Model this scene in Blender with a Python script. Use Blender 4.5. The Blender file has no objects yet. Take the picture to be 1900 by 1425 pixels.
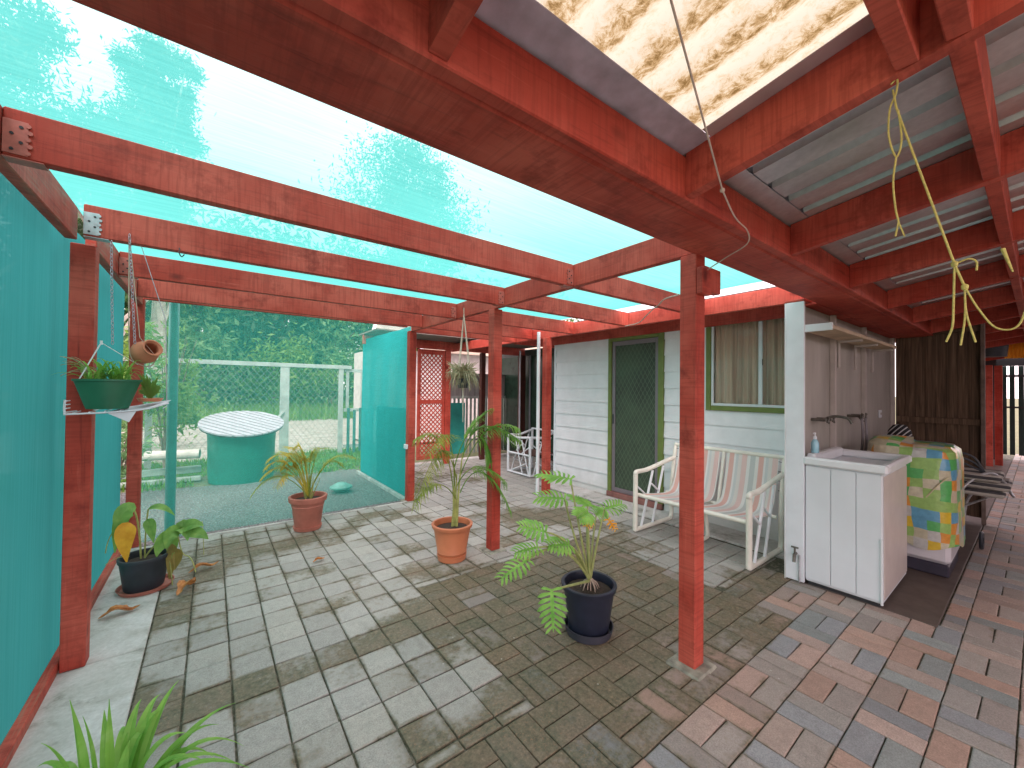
import bpy, bmesh, math, random
import numpy as np
from mathutils import Vector, Matrix
random.seed(7); rng = np.random.default_rng(7)
S = bpy.context.scene
C = S.collection
R = math.radians
# ------------------------------------------------------------------ camera
CAM_H = 1.45
yaw, pitch, roll = R(52.985), R(0.796), R(0.613)
cy, sy, cp, sp, cr, sr = math.cos(yaw), math.sin(yaw), math.cos(pitch), math.sin(pitch), math.cos(roll), math.sin(roll)
fwd = Vector((cy*cp, sy*cp, sp)); rt = Vector((sy, -cy, 0)); up = rt.cross(fwd)
rt2 = cr*rt + sr*up; up2 = -sr*rt + cr*up
cam = bpy.data.cameras.new('camera'); co = bpy.data.objects.new('camera', cam); C.objects.link(co)
co.matrix_world = Matrix.Translation((0, 0, CAM_H)) @ Matrix((rt2, up2, -fwd)).transposed().to_4x4()
cam.sensor_width = 36; cam.lens = 740.26/1900*36; cam.clip_start = 0.02; cam.clip_end = 500
S.camera = co
# ------------------------------------------------------------------ world and sun
SUN_EL, SUN_AZ = R(50), R(238)       # azimuth of the sun measured from +X towards +Y
W = bpy.data.worlds.new('World'); S.world = W; W.use_nodes = True
nt = W.node_tree; nt.nodes.clear()
wo = nt.nodes.new('ShaderNodeOutputWorld'); bg = nt.nodes.new('ShaderNodeBackground')
sky = nt.nodes.new('ShaderNodeTexSky'); sky.sky_type = 'NISHITA'; sky.sun_disc = False
sky.sun_elevation = SUN_EL; sky.sun_rotation = math.pi/2 - SUN_AZ
bg.inputs['Strength'].default_value = 0.12
tc = nt.nodes.new('ShaderNodeTexCoord')
no = nt.nodes.new('ShaderNodeTexNoise'); no.inputs['Scale'].default_value = 2.2; no.inputs['Detail'].default_value = 6
nt.links.new(tc.outputs['Generated'], no.inputs['Vector'])
rp = nt.nodes.new('ShaderNodeValToRGB'); rp.color_ramp.elements[0].position = .35; rp.color_ramp.elements[1].position = .7
rp.color_ramp.elements[0].color = (14.8, 11.8, 12.4, 1); rp.color_ramp.elements[1].color = (20.6, 16.6, 17.2, 1)
nt.links.new(no.outputs['Fac'], rp.inputs['Fac'])
mx = nt.nodes.new('ShaderNodeMixRGB'); mx.inputs['Fac'].default_value = .88
nt.links.new(sky.outputs[0], mx.inputs['Color1']); nt.links.new(rp.outputs['Color'], mx.inputs['Color2'])
nt.links.new(mx.outputs[0], bg.inputs['Color']); nt.links.new(bg.outputs[0], wo.inputs['Surface'])
sl = bpy.data.lights.new('sun', 'SUN'); sl.energy = 1.5; sl.angle = R(14); sl.color = (1, .86, .83)
so = bpy.data.objects.new('sun', sl); C.objects.link(so)
sd = Vector((math.cos(SUN_EL)*math.cos(SUN_AZ), math.cos(SUN_EL)*math.sin(SUN_AZ), math.sin(SUN_EL)))
so.rotation_euler = sd.to_track_quat('Z', 'Y').to_euler(); so.location = (0, 0, 12)
S.view_settings.view_transform = 'Standard'; S.view_settings.look = 'None'
S.view_settings.exposure = 0.85; S.view_settings.gamma = 1
S.render.engine = 'CYCLES'
try:
    S.cycles.transparent_max_bounces = 16; S.cycles.max_bounces = 10; S.cycles.diffuse_bounces = 6; S.cycles.transmission_bounces = 8
except Exception: pass

# ------------------------------------------------------------------ material helpers
class NT:
    def __init__(s, name):
        s.m = bpy.data.materials.new(name); s.m.use_nodes = True
        s.t = s.m.node_tree; s.t.nodes.clear()
        s.out = s.n('ShaderNodeOutputMaterial')
    def n(s, typ, **kw):
        nd = s.t.nodes.new(typ)
        for k, v in kw.items():
            if k in nd.inputs.keys() if isinstance(k, str) else False: nd.inputs[k].default_value = v
            else: setattr(nd, k, v)
        return nd
    def l(s, a, b): s.t.links.new(a, b)
    def coord(s, scale=(1, 1, 1), rot=(0, 0, 0), kind='Object'):
        t = s.n('ShaderNodeTexCoord'); m = s.n('ShaderNodeMapping'); m.inputs['Scale'].default_value = scale; m.inputs['Rotation'].default_value = rot
        s.l(t.outputs[kind], m.inputs['Vector']); return m.outputs[0]
    def noise(s, vec, scale, detail=4, rough=.55, dist=0):
        n = s.n('ShaderNodeTexNoise'); n.inputs['Scale'].default_value = scale; n.inputs['Detail'].default_value = detail
        n.inputs['Roughness'].default_value = rough; n.inputs['Distortion'].default_value = dist
        if vec: s.l(vec, n.inputs['Vector'])
        return n.outputs['Fac']
    def ramp(s, fac, stops, interp='LINEAR'):
        r = s.n('ShaderNodeValToRGB'); cr_ = r.color_ramp; cr_.interpolation = interp
        while len(cr_.elements) < len(stops): cr_.elements.new(.5)
        for e, (p, c) in zip(cr_.elements, stops):
            e.position = p; e.color = (c, c, c, 1) if isinstance(c, (int, float)) else (*c, 1)
        s.l(fac, r.inputs['Fac']); return r.outputs['Color']
    def mix(s, fac, a, b, mode='MIX'):
        m = s.n('ShaderNodeMixRGB', blend_type=mode)
        for i, v in (('Fac', fac), ('Color1', a), ('Color2', b)):
            if isinstance(v, (int, float)): m.inputs[i].default_value = v if i == 'Fac' else (v, v, v, 1)
            elif isinstance(v, tuple): m.inputs[i].default_value = (*v, 1)
            else: s.l(v, m.inputs[i])
        return m.outputs[0]
    def math(s, op, a, b=0.0):
        m = s.n('ShaderNodeMath', operation=op)
        for i, v in ((0, a), (1, b)):
            if isinstance(v, (int, float)): m.inputs[i].default_value = v
            else: s.l(v, m.inputs[i])
        return m.outputs[0]
    def bump(s, h, strength=.3, dist=.01):
        b = s.n('ShaderNodeBump'); b.inputs['Strength'].default_value = strength; b.inputs['Distance'].default_value = dist
        s.l(h, b.inputs['Height']); return b.outputs[0]
    def bsdf(s, color, rough=.6, metal=0., normal=None, spec=None, trans=None):
        b = s.n('ShaderNodeBsdfPrincipled')
        if isinstance(color, tuple): b.inputs['Base Color'].default_value = (*color, 1)
        else: s.l(color, b.inputs['Base Color'])
        if isinstance(rough, (int, float)): b.inputs['Roughness'].default_value = rough
        else: s.l(rough, b.inputs['Roughness'])
        b.inputs['Metallic'].default_value = metal
        if normal: s.l(normal, b.inputs['Normal'])
        if spec is not None: b.inputs['Specular IOR Level'].default_value = spec
        return b
    def done(s, sh): s.l(sh.outputs[0], s.out.inputs['Surface']); return s.m

def simple(name, col, rough=.6, var=.15, scale=8, metal=0., bump=.0, bscale=60, spec=None):
    t = NT(name); v = t.coord()
    n = t.noise(v, scale, 5)
    d = tuple(max(0, c*(1-var)) for c in col); h = tuple(min(1, c*(1+var)) for c in col)
    c = t.ramp(n, [(.3, d), (.7, h)])
    nr = None
    if bump: nr = t.bump(t.noise(v, bscale, 3), bump, .004)
    return t.done(t.bsdf(c, rough, metal, nr, spec))

def wood_paint(name, axis, base=(.43, .054, .034), dark=(.21, .024, .016), lite=(.62, .13, .09), wear=.0):
    """stained timber: grain drawn out along one axis, knots, saw marks across it, rubbed patches"""
    t = NT(name); sc = [1, 1, 1]; sc[axis] = .06
    sv = t.coord(tuple(x*28 for x in sc)); v = t.coord()
    grain = t.noise(sv, 1.6, 6, .62, .8)
    col = t.ramp(grain, [(.28, dark), (.47, base), (.62, base), (.8, lite)])
    big = t.noise(v, 2.3, 4, .6)
    col = t.mix(t.ramp(big, [(.40, 0.0), (.66, .8)]), col, lite, 'MIX')
    blot = t.noise(v, 5.5, 5, .7)
    col = t.mix(t.ramp(blot, [(.54, 0.0), (.70, .75)]), col, dark)
    ks = [3.4, 3.4, 3.4]; ks[axis] = 1.9
    vo = t.n('ShaderNodeTexVoronoi'); t.l(t.coord(tuple(ks)), vo.inputs['Vector']); vo.inputs['Scale'].default_value = 1.0
    col = t.mix(t.ramp(vo.outputs['Distance'], [(.030, .9), (.11, 0.0)]), col, tuple(c*.45 for c in dark))
    ss = [3, 3, 3]; ss[axis] = 55
    saw = t.noise(t.coord(tuple(ss)), 1.5, 3)
    col = t.mix(t.ramp(saw, [(.40, .28), (.52, 0.0)]), col, dark)
    if wear: col = t.mix(t.ramp(t.noise(sv, 2.6, 4), [(.5, 0.0), (.75, wear)]), col, (.36, .22, .15))
    h = t.math('ADD', grain, t.math('MULTIPLY', saw, .2))
    return t.done(t.bsdf(col, .62, 0, t.bump(h, .35, .004), .3))
WX = wood_paint('red_wood_x', 0); WY = wood_paint('red_wood_y', 1); WZ = wood_paint('red_wood_z', 2)
WXW = wood_paint('worn_red_wood_x', 0, wear=.5); WYW = wood_paint('worn_red_wood_y', 1, wear=.75)

def cloth(name, col, cover, tint=(.80, .98, .95), diff=.45, streak=(40, 40, 2), dens=1.0, amp=1.0):
    """knitted shade cloth: holes let light straight through, less of it the flatter the thread is looked along"""
    t = NT(name)
    lw = t.n('ShaderNodeLayerWeight'); lw.inputs['Blend'].default_value = .5
    cosv = t.math('MAXIMUM', t.math('SUBTRACT', 1.0, lw.outputs['Facing']), .07)
    st = t.noise(t.coord(streak), 1.3, 4, .6)
    big = t.noise(t.coord((1, 1, 1)), 1.1, 3)
    base = t.math('ADD', 1.0-cover, t.math('MULTIPLY', t.math('SUBTRACT', st, .5), .10))
    tr = t.math('POWER', base, t.math('DIVIDE', dens, cosv))
    c = t.mix(t.ramp(st, [(.3, 0.0), (.75, 1.0)]), tuple(x*(1-.16*amp) for x in col), tuple(min(1, x*(1+.12*amp)+.01) for x in col))
    c = t.mix(t.ramp(big, [(.35, .0), (.75, .35)]), c, tuple(min(1, x*1.2+.015) for x in col))
    d = t.n('ShaderNodeBsdfDiffuse'); t.l(c, d.inputs['Color'])
    l = t.n('ShaderNodeBsdfTranslucent'); t.l(c, l.inputs['Color'])
    m1 = t.n('ShaderNodeMixShader'); m1.inputs[0].default_value = 1-diff; t.l(d.outputs[0], m1.inputs[1]); t.l(l.outputs[0], m1.inputs[2])
    tp = t.n('ShaderNodeBsdfTransparent'); tp.inputs['Color'].default_value = (*tint, 1)
    m2 = t.n('ShaderNodeMixShader'); t.l(tr, m2.inputs[0]); t.l(m1.outputs[0], m2.inputs[1]); t.l(tp.outputs[0], m2.inputs[2])
    return t.done(m2)
M_ROOFCLOTH = cloth('shade_cloth_roof', (.075, .40, .36), .43, (1, .97, .98), .2, (2, 60, 60), 1.35)
M_WALLCLOTH = cloth('shade_cloth_wall', (.032, .255, .26), .66, (.55, .95, .88), .5, (60, 60, .9), 1.0, .6)
M_REARCLOTH = cloth('shade_cloth_rear', (.08, .66, .54), .32, (.88, 1, .95), .3, (60, 60, 60))
M_SIDECLOTH = cloth('shade_cloth_side', (.022, .43, .45), .60, (.6, .98, .94), .5, (60, 1.2, 60))

def leafmat(name, c1, c2, c3=None, trans=.35, scale=9):
    t = NT(name); n = t.noise(t.coord(), scale, 3)
    st = [(.3, c1), (.62, c2)] + ([(.8, c3)] if c3 else [])
    c = t.ramp(n, st)
    b = t.bsdf(c, .45, 0, None, .4)
    l = t.n('ShaderNodeBsdfTranslucent'); t.l(c, l.inputs['Color'])
    m = t.n('ShaderNodeMixShader'); m.inputs[0].default_value = trans; t.l(b.outputs[0], m.inputs[1]); t.l(l.outputs[0], m.inputs[2])
    return t.done(m)
L_GUM = leafmat('gum_leaves', (.05, .10, .05), (.10, .17, .08), (.15, .21, .11), .3, 1.5)
L_DARK = leafmat('dark_leaves', (.11, .22, .09), (.21, .38, .15), (.32, .48, .20), .3, 1.2)
L_LIGHT = leafmat('light_leaves', (.10, .22, .04), (.22, .36, .07), (.34, .42, .10), .4, 2)
L_PALM = leafmat('palm_leaves', (.08, .24, .03), (.20, .40, .06), (.42, .44, .08), .4, 14)
L_PALMY = leafmat('yellowing_palm_leaves', (.42, .42, .06), (.72, .58, .09), (.66, .42, .10), .4, 14)
L_PHIL = leafmat('lobed_leaves', (.16, .40, .06), (.32, .62, .12), (.42, .70, .2), .35, 12)
L_STRAP = leafmat('strap_leaves', (.18, .44, .07), (.32, .60, .12), (.50, .72, .28), .4, 10)
L_YEL = leafmat('yellow_leaf', (.80, .34, .03), (.95, .50, .05), (.95, .62, .12), .35, 15)
L_DEAD = leafmat('dead_leaf', (.30, .10, .03), (.60, .26, .08), (.70, .38, .14), .15, 22)
L_DRY = leafmat('dry_plant', (.22, .20, .10), (.48, .45, .28), (.70, .66, .50), .2, 30)
L_STEM = simple('plant_stem', (.36, .38, .12), .55, .35, 20)
BARK = simple('bark', (.19, .15, .12), .9, .5, 6, bump=.5, bscale=20)
PALEBARK = simple('pale_bark', (.42, .38, .33), .85, .3, 4)

# ------------------------------------------------------------------ mesh helpers
class MB:
    def __init__(s): s.v = []; s.f = []; s.uv = None
    def add(s, vs, fs):
        o = len(s.v); s.v += [tuple(v) for v in vs]; s.f += [tuple(i+o for i in f) for f in fs]; return s
    def box(s, x0, x1, y0, y1, z0, z1, b=.003, mat=None):
        """box with chamfered edges; mat = optional Matrix applied to its corners"""
        x0, x1 = min(x0, x1), max(x0, x1); y0, y1 = min(y0, y1), max(y0, y1); z0, z1 = min(z0, z1), max(z0, z1)
        b = min(b, (x1-x0)*.3, (y1-y0)*.3, (z1-z0)*.3)
        vs = []; idx = {}
        for i, x in enumerate((x0, x1)):
            for j, y in enumerate((y0, y1)):
                for k, z in enumerate((z0, z1)):
                    dx = b if i == 0 else -b; dy = b if j == 0 else -b; dz = b if k == 0 else -b
                    idx[i, j, k, 0] = len(vs); vs.append((x, y+dy, z+dz))
                    idx[i, j, k, 1] = len(vs); vs.append((x+dx, y, z+dz))
                    idx[i, j, k, 2] = len(vs); vs.append((x+dx, y+dy, z))
        fs = []
        for i in (0, 1):
            f = [idx[i, 0, 0, 0], idx[i, 0, 1, 0], idx[i, 1, 1, 0], idx[i, 1, 0, 0]]; fs.append(f if i == 0 else f[::-1])
            f = [idx[0, i, 0, 1], idx[1, i, 0, 1], idx[1, i, 1, 1], idx[0, i, 1, 1]]; fs.append(f if i == 0 else f[::-1])
            f = [idx[0, 0, i, 2], idx[0, 1, i, 2], idx[1, 1, i, 2], idx[1, 0, i, 2]]; fs.append(f if i == 0 else f[::-1])
        for i in (0, 1):
            for j in (0, 1):
                fs.append([idx[i, j, 0, 0], idx[i, j, 1, 0], idx[i, j, 1, 1], idx[i, j, 0, 1]])
                fs.append([idx[i, 0, j, 0], idx[i, 1, j, 0], idx[i, 1, j, 2], idx[i, 0, j, 2]])
                fs.append([idx[0, i, j, 1], idx[1, i, j, 1], idx[1, i, j, 2], idx[0, i, j, 2]])
                for k in (0, 1): fs.append([idx[i, j, k, 0], idx[i, j, k, 1], idx[i, j, k, 2]])
        if mat is not None: vs = [tuple(mat @ Vector(v)) for v in vs]
        return s.add(vs, fs)
    def tube(s, pts, r, n=8, cap=True):
        pts = [Vector(p) for p in pts]; rs = r if isinstance(r, (list, tuple)) else [r]*len(pts)
        u = None; rings = []
        for i, p in enumerate(pts):
            d = (pts[min(i+1, len(pts)-1)] - pts[max(i-1, 0)]).normalized()
            if u is None: u = d.orthogonal().normalized()
            else: u = (u - d*u.dot(d)).normalized()
            w = d.cross(u)
            rings.append([p + (u*math.cos(2*math.pi*k/n) + w*math.sin(2*math.pi*k/n))*rs[i] for k in range(n)])
        vs = [v for rg in rings for v in rg]; fs = []
        for i in range(len(pts)-1):
            for k in range(n): fs.append((i*n+k, i*n+(k+1) % n, (i+1)*n+(k+1) % n, (i+1)*n+k))
        if cap: fs.append(tuple(range(n))[::-1]); fs.append(tuple((len(pts)-1)*n+k for k in range(n)))
        return s.add(vs, fs)
    def lathe(s, prof, c=(0, 0, 0), n=32, mat=None):
        vs = []; fs = []
        for r, z in prof:
            for k in range(n): vs.append((r*math.cos(2*math.pi*k/n), r*math.sin(2*math.pi*k/n), z))
        for i in range(len(prof)-1):
            for k in range(n): fs.append((i*n+k, i*n+(k+1) % n, (i+1)*n+(k+1) % n, (i+1)*n+k))
        if mat is not None: vs = [tuple(mat @ Vector(v)) for v in vs]
        vs = [(a+c[0], b+c[1], d+c[2]) for a, b, d in vs]
        return s.add(vs, fs)
    def ribbon(s, pts, ws, nrm=(0, 0, 1), fold=.0):
        """leaf blade along pts with half widths ws, folded along its midrib"""
        pts = [Vector(p) for p in pts]; nrm = Vector(nrm); vs = []
        for i, p in enumerate(pts):
            d = (pts[min(i+1, len(pts)-1)] - pts[max(i-1, 0)]).normalized()
            sd = d.cross(nrm)
            if sd.length < 1e-4: sd = d.orthogonal()
            sd.normalize(); nn = sd.cross(d)
            vs += [p - sd*ws[i] + nn*ws[i]*fold, p, p + sd*ws[i] + nn*ws[i]*fold]
        fs = []
        for i in range(len(pts)-1):
            a = i*3; fs += [(a, a+1, a+4, a+3), (a+1, a+2, a+5, a+4)]
        return s.add(vs, fs)
    def build(s, name, mat, parent=None, smooth=False):
        me = bpy.data.meshes.new(name); me.from_pydata(s.v, [], s.f); me.update()
        if smooth:
            bm = bmesh.new(); bm.from_mesh(me); bmesh.ops.recalc_face_normals(bm, faces=bm.faces); bm.to_mesh(me); bm.free()
            me.polygons.foreach_set('use_smooth', [True]*len(me.polygons))
            try: me.set_sharp_from_angle(angle=R(38))
            except Exception: pass
        me.materials.append(mat)
        o = bpy.data.objects.new(name, me); C.objects.link(o)
        if parent: o.parent = parent; o.matrix_parent_inverse = Matrix.Translation(parent.location).inverted()
        return o
def tag(o, label=None, cat=None, group=None, kind=None):
    if label: o['label'] = label
    if cat: o['category'] = cat
    if group: o['group'] = group
    if kind: o['kind'] = kind
    return o
def thing(name, label, cat, loc=(0, 0, 0), group=None):
    o = bpy.data.objects.new(name, None); C.objects.link(o); o.location = loc; o.empty_display_size = .1
    return tag(o, label, cat, group)
def bez(p0, p1, p2, n=8):
    p0, p1, p2 = Vector(p0), Vector(p1), Vector(p2)
    return [(1-t)**2*p0 + 2*t*(1-t)*p1 + t*t*p2 for t in [i/n for i in range(n+1)]]
def smoothline(pts, k=6):
    P = [Vector(p) for p in pts]; P = [2*P[0]-P[1]] + P + [2*P[-1]-P[-2]]; o = []
    for i in range(1, len(P)-2):
        for j in range(k):
            t = j/k; a, b, c, d = P[i-1:i+3]
            o.append(.5*((2*b) + (c-a)*t + (2*a-5*b+4*c-d)*t*t + (3*b-a-3*c+d)*t**3))
    o.append(P[-2]); return o

# ================================================================== THE SETTING
# soil sheet to the horizon
t = NT('soil'); v = t.coord(); n1 = t.noise(v, .6, 6); n2 = t.noise(v, 9, 6)
c = t.ramp(n1, [(.3, (.10, .12, .05)), (.5, (.17, .17, .09)), (.7, (.11, .17, .05))]); c = t.mix(.4, c, t.ramp(n2, [(.3, (.06, .07, .03)), (.7, (.24, .23, .15))]))
M_SOIL = t.done(t.bsdf(c, .95, 0, t.bump(n2, .6, .05)))
m = MB(); m.add([(-260, -260, -.045), (260, -260, -.045), (260, 260, -.045), (-260, 260, -.045)], [(0, 1, 2, 3)])
tag(m.build('ground', M_SOIL), kind='structure')

# --- paving: every paver a chamfered block, slightly out of level
def hsh(a, b, k=0): return (math.sin(a*127.1 + b*311.7 + k*74.7)*43758.5453) % 1.0
MOSS = [(1.12, 2.42, .1, .2, .95), (1.12, 2.23, .09, .08, .9), (1.12, 1.92, .08, .1, .5), (.30, 3.3, .12, .09, .5), (.9, 3.1, .1, .1, .5), (1.3, 3.9, .15, .12, .5), (1.0, 2.75, .2, .06, .6), (2.35, 3.1, .3, .12, .6), (1.9, 5.0, .2, .1, .5), (.75, 1.9, .07, .06, .4), (.3, 1.7, .1, .06, .35), (.56, 2.1, .08, .05, .45), (-.15, 4.3, .12, .3, .7), (.5, 4.7, .4, .1, .6),   # (x, y, rx, ry, strength) : where dark growth sits on the pale square pavers
 (.05, 2.31, .34, .085, 1), (.55, 2.31, .28, .09, .95), (.80, 2.33, .1, .1, .6), (-.18, 2.42, .1, .16, 1), (-.20, 2.60, .07, .08, .8), (.2, 2.12, .08, .07, .8), (.05, 2.70, .09, .06, .5), (.23, 2.9, .07, .07, .5), (-.1, 2.9, .1, .08, .4),
 (.19, 2.70, .05, .05, .7), (.50, 2.92, .07, .08, .7), (.68, 2.87, .09, .08, .8), (-.02, 3.13, .1, .1, .6), (-.2, 3.35, .12, .2, .9), (-.1, 3.7, .15, .2, .7), (.95, 2.35, .14, .14, .9), (1.12, 2.60, .1, .08, .5), (1.12, 2.05, .08, .08, 1), (1.12, 1.55, .09, .09, 1),
 (.70, 1.56, .09, .08, .9), (.93, 1.45, .09, .09, .7), (.93, 1.93, .08, .07, .6), (.45, 4.2, .35, .17, .9), (.1, 4.45, .2, .2, .7), (.85, 4.05, .2, .1, .6), (1.0, 4.30, .25, .12, .9), (.35, 3.85, .12, .1, .5), (.0, 3.9, .15, .2, .8), (.75, 3.45, .12, .08, .6), (.55, 3.5, .1, .08, .6),
 (1.45, 4.65, .14, .10, .9), (1.75, 4.55, .14, .08, .9), (1.6, 4.35, .12, .08, .8), (1.3, 4.5, .1, .08, .7), (1.9, 4.2, .14, .12, .7), (2.1, 3.5, .15, .1, .7), (1.45, 3.45, .12, .12, .8), (1.35, 3.0, .16, .12, .9), (1.55, 2.85, .2, .08, .8), (1.75, 2.8, .1, .1, .8),
 (2.5, 3.9, .15, .1, .6), (2.9, 3.6, .28, .25, 1), (3.2, 3.35, .3, .25, 1), (3.25, 3.0, .2, .15, .8), (2.7, 3.3, .15, .15, .6), (2.6, 4.4, .2, .15, .5), (2.9, 4.2, .2, .12, .6), (3.15, 2.45, .2, .18, .8), (3.3, 2.2, .15, .12, .8), (3.0, 2.7, .1, .1, .5), (3.4, 2.75, .2, .15, .6),
 (3.15, 1.32, .3, .1, .9), (3.3, 1.5, .15, .08, .5), (2.4, 5.6, .3, .3, .8), (2.9, 5.9, .3, .2, .7), (3.4, 5.5, .2, .15, .7), (3.6, 6.2, .4, .15, .6), (4.2, 6.2, .2, .1, .5), (2.6, 6.4, .4, .15, .6)]
def moss_at(x, y):
    s = 0
    for mx_, my_, rx, ry, st in MOSS:
        d = ((x-mx_)/rx)**2 + ((y-my_)/ry)**2
        if d < 2.2: s = max(s, st*min(1, 1.35*(1-d/2.2)+.1))
    return s
def in_brick(x, y):
    """the old brick-paved patch between the posts, its left edge stepping"""
    if y < 1.295: return x > .66 or y < 1.1
    if y > 2.76 or x > 2.93: return False
    return x > (1.212 if y > 1.40 else .66)
pv_v, pv_f, pv_col, pv_moss = [], [], [], []
def paver(x0, x1, y0, y1, col, ms, g=.0042, tilt=.0022, dz=.0018):
    x0 += g; x1 -= g; y0 += g; y1 -= g
    k = hsh(x0, y0, 1); z = (hsh(x0, y0, 2)-.5)*2*dz
    ta = (hsh(x0, y0, 3)-.5)*2*tilt; tb = (hsh(x0, y0, 4)-.5)*2*tilt
    cxm, cym = (x0+x1)/2, (y0+y1)/2; w, h = x1-x0, y1-y0
    c = .004 + .002*k; o = len(pv_v); an = (hsh(x0, y0, 5)-.5)*.030
    for inset, zz in ((0, -.03), (0, -.0035), (c*.45, -.001), (c, 0), (.017+.006*k, .0002)):
        for sx, sy_ in ((-1, -1), (1, -1), (1, 1), (-1, 1)):
            jx = (hsh(x0+sx, y0+sy_, 6)-.5)*.0022
            X = sx*(w/2-inset)+jx; Y = sy_*(h/2-inset)+jx
            pv_v.append((cxm+X-Y*an, cym+Y+X*an, z+zz+ta*sx+tb*sy_))
    n0 = len(pv_f)
    for l in range(4):
        for q in range(4): pv_f.append((o+l*4+q, o+l*4+(q+1) % 4, o+l*4+4+(q+1) % 4, o+l*4+4+q))
    pv_f.append((o+16, o+17, o+18, o+19))
    pv_col.extend([col]*20)
    for q in range(20):
        X_, Y_, _z = pv_v[o+q]; pv_moss.append((.16+.22*hsh(x0, y0, 30+q % 4) if q < 16 else 0) + .38*ms + .62*max(moss_at(X_, Y_), ms if ms > .55 and in_brick(cxm, cym) else 0) + (hsh(round(X_*9), round(Y_*9), 21)-.5)*.22)
PX, PY = .1845, .190
def greycol(x, y):
    k = hsh(round(x*50), round(y*50)); w = hsh(round(x*50), round(y*50), 9)
    b = .36 + .10*k
    return (b*1.0, b*(.97+.01*w), b*(.875+.04*w))
BR = [(.45, .325, .275), (.44, .335, .29), (.38, .335, .305), (.31, .32, .33), (.39, .345, .31), (.45, .31, .25), (.35, .325, .30), (.42, .33, .285), (.30, .325, .315)]
def brickcol(x, y):
    k = BR[int(hsh(round(x*60), round(y*60), 11)*len(BR)) % len(BR)]; f = .85+.3*hsh(x, y, 12)
    return tuple(a*f for a in k)
# square pavers
i0 = -2
for i in range(-2, 34):
    x0 = .105 + i*PX
    for j in range(-1, 32):
        y0 = 1.466 + j*PY
        xc, yc = x0+PX/2, y0+PY/2
        if in_brick(xc, yc) or xc > 5.7 or y0 < 1.08 or (y0 < 1.45 and xc > .66) or (yc < 2.76 and 1.2 < xc < 3.04): continue
        if yc > 4.86 and xc < 2.12: continue
        if yc > 6.98: continue
        if xc > 3.98 and yc < 4.75: continue     # the house path has its own slab
        ms = moss_at(xc, yc)
        if j == 0 and (xc > 3.04 or .66 < xc < 1.2) and xc < 4.0: paver(x0, x0+PX, 1.402, 1.464, greycol(xc, 1.43), .55+.4*hsh(xc, 1.43))
        if j == 7 and 1.2 < xc < 3.04: paver(x0, x0+PX, 2.733, 2.795, greycol(xc, 2.76), .5+.4*hsh(xc, 2.76))
        if i == 16 and yc < 2.76: paver(x0-.062, x0-.001, y0, y0+PY, greycol(xc-.06, yc), .4+.5*hsh(xc, yc, 3))
        paver(x0, x0+PX, y0, y0+PY, greycol(xc, yc), ms*.95 + .10*hsh(xc, yc, 7))
# basket-weave bricks
BX, BY = .2290, .2220
for i in range(-22, 60):
    x0 = 2.077 + i*BX
    for j in range(-12, 12):
        y0 = .290 + j*BY; xc, yc = x0+BX/2, y0+BY/2
        if not in_brick(xc, yc) or yc < -2.2: continue
        if xc > 3.62 and y0 > .38: continue
        old = yc > 1.07
        if old and yc > 1.3 and x0+BX <= 1.215: continue
        ms = (.86 + .25*hsh(xc, yc, 8)) if old else max(0, .75*(1-(1.08-yc)/.4)) * (1 if xc < 2.9 else .45)
        if old and hsh(xc, yc, 13) > .85: ms *= .72
        cells = [(x0, x0+BX, y0, y0+BY/2), (x0, x0+BX, y0+BY/2, y0+BY)] if (i+j) % 2 == 0 else [(x0, x0+BX/2, y0, y0+BY), (x0+BX/2, x0+BX, y0, y0+BY)]
        for a in cells:
            if xc > 3.62 and a[3] > .39: a = (a[0], a[1], a[2], .389)
            if a[3]-a[2] < .02: continue
            if old: a = (max(a[0], 1.213 if yc > 1.3 else .659), a[1], a[2], a[3])
            if a[1]-a[0] < .02: continue
            col = brickcol(a[0], a[2])
            if old: col = tuple(q*.85 for q in col)
            paver(*a, col, ms + (hsh(a[0], a[2], 14)-.5)*.2, dz=.0012, tilt=.0012, g=.0028)
me = bpy.data.meshes.new('patio_paving'); me.from_pydata(pv_v, [], pv_f)
at = me.attributes.new('tone', 'FLOAT_COLOR', 'POINT'); at.data.foreach_set('color', np.array([(*c_, 1) for c_ in pv_col], dtype=np.float32).ravel())
at = me.attributes.new('growth', 'FLOAT', 'POINT'); at.data.foreach_set('value', np.array(pv_moss, dtype=np.float32))
t = NT('pavers'); v = t.coord()
a1 = t.n('ShaderNodeAttribute', attribute_name='tone'); a2 = t.n('ShaderNodeAttribute', attribute_name='growth')
fine = t.noise(v, 160, 4, .7); mid = t.noise(v, 22, 5, .65); big = t.noise(v, 3.2, 4)
col = t.mix(.75, a1.outputs['Color'], t.ramp(fine, [(.3, .55), (.5, .9), (.72, 1.25)]), 'MULTIPLY')
col = t.mix(.6, col, t.ramp(mid, [(.3, .72), (.7, 1.2)]), 'MULTIPLY')
mossn = t.math('ADD', t.math('MULTIPLY', mid, .55), t.math('ADD', t.math('MULTIPLY', fine, .25), t.math('MULTIPLY', big, .5)))
mf = t.math('ADD', a2.outputs['Fac'], t.math('MULTIPLY', t.math('SUBTRACT', mossn, .66), 2.6))
mask = t.ramp(mf, [(.30, 0.0), (.80, .88)])
mcol = t.ramp(t.noise(v, 45, 5, .7), [(.3, (.045, .045, .025)), (.46, (.10, .098, .055)), (.58, (.155, .142, .085)), (.70, (.27, .225, .15)), (.8, (.42, .33, .25))])
mcol = t.mix(t.ramp(t.noise(v, 5.5, 5, .7, .6), [(.42, 0.0), (.62, .7)]), mcol, t.ramp(t.noise(v, 70, 5, .75), [(.35, (.09, .075, .05)), (.55, (.24, .18, .12)), (.72, (.44, .31, .21))]))
col = t.mix(mask, col, mcol)
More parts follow.
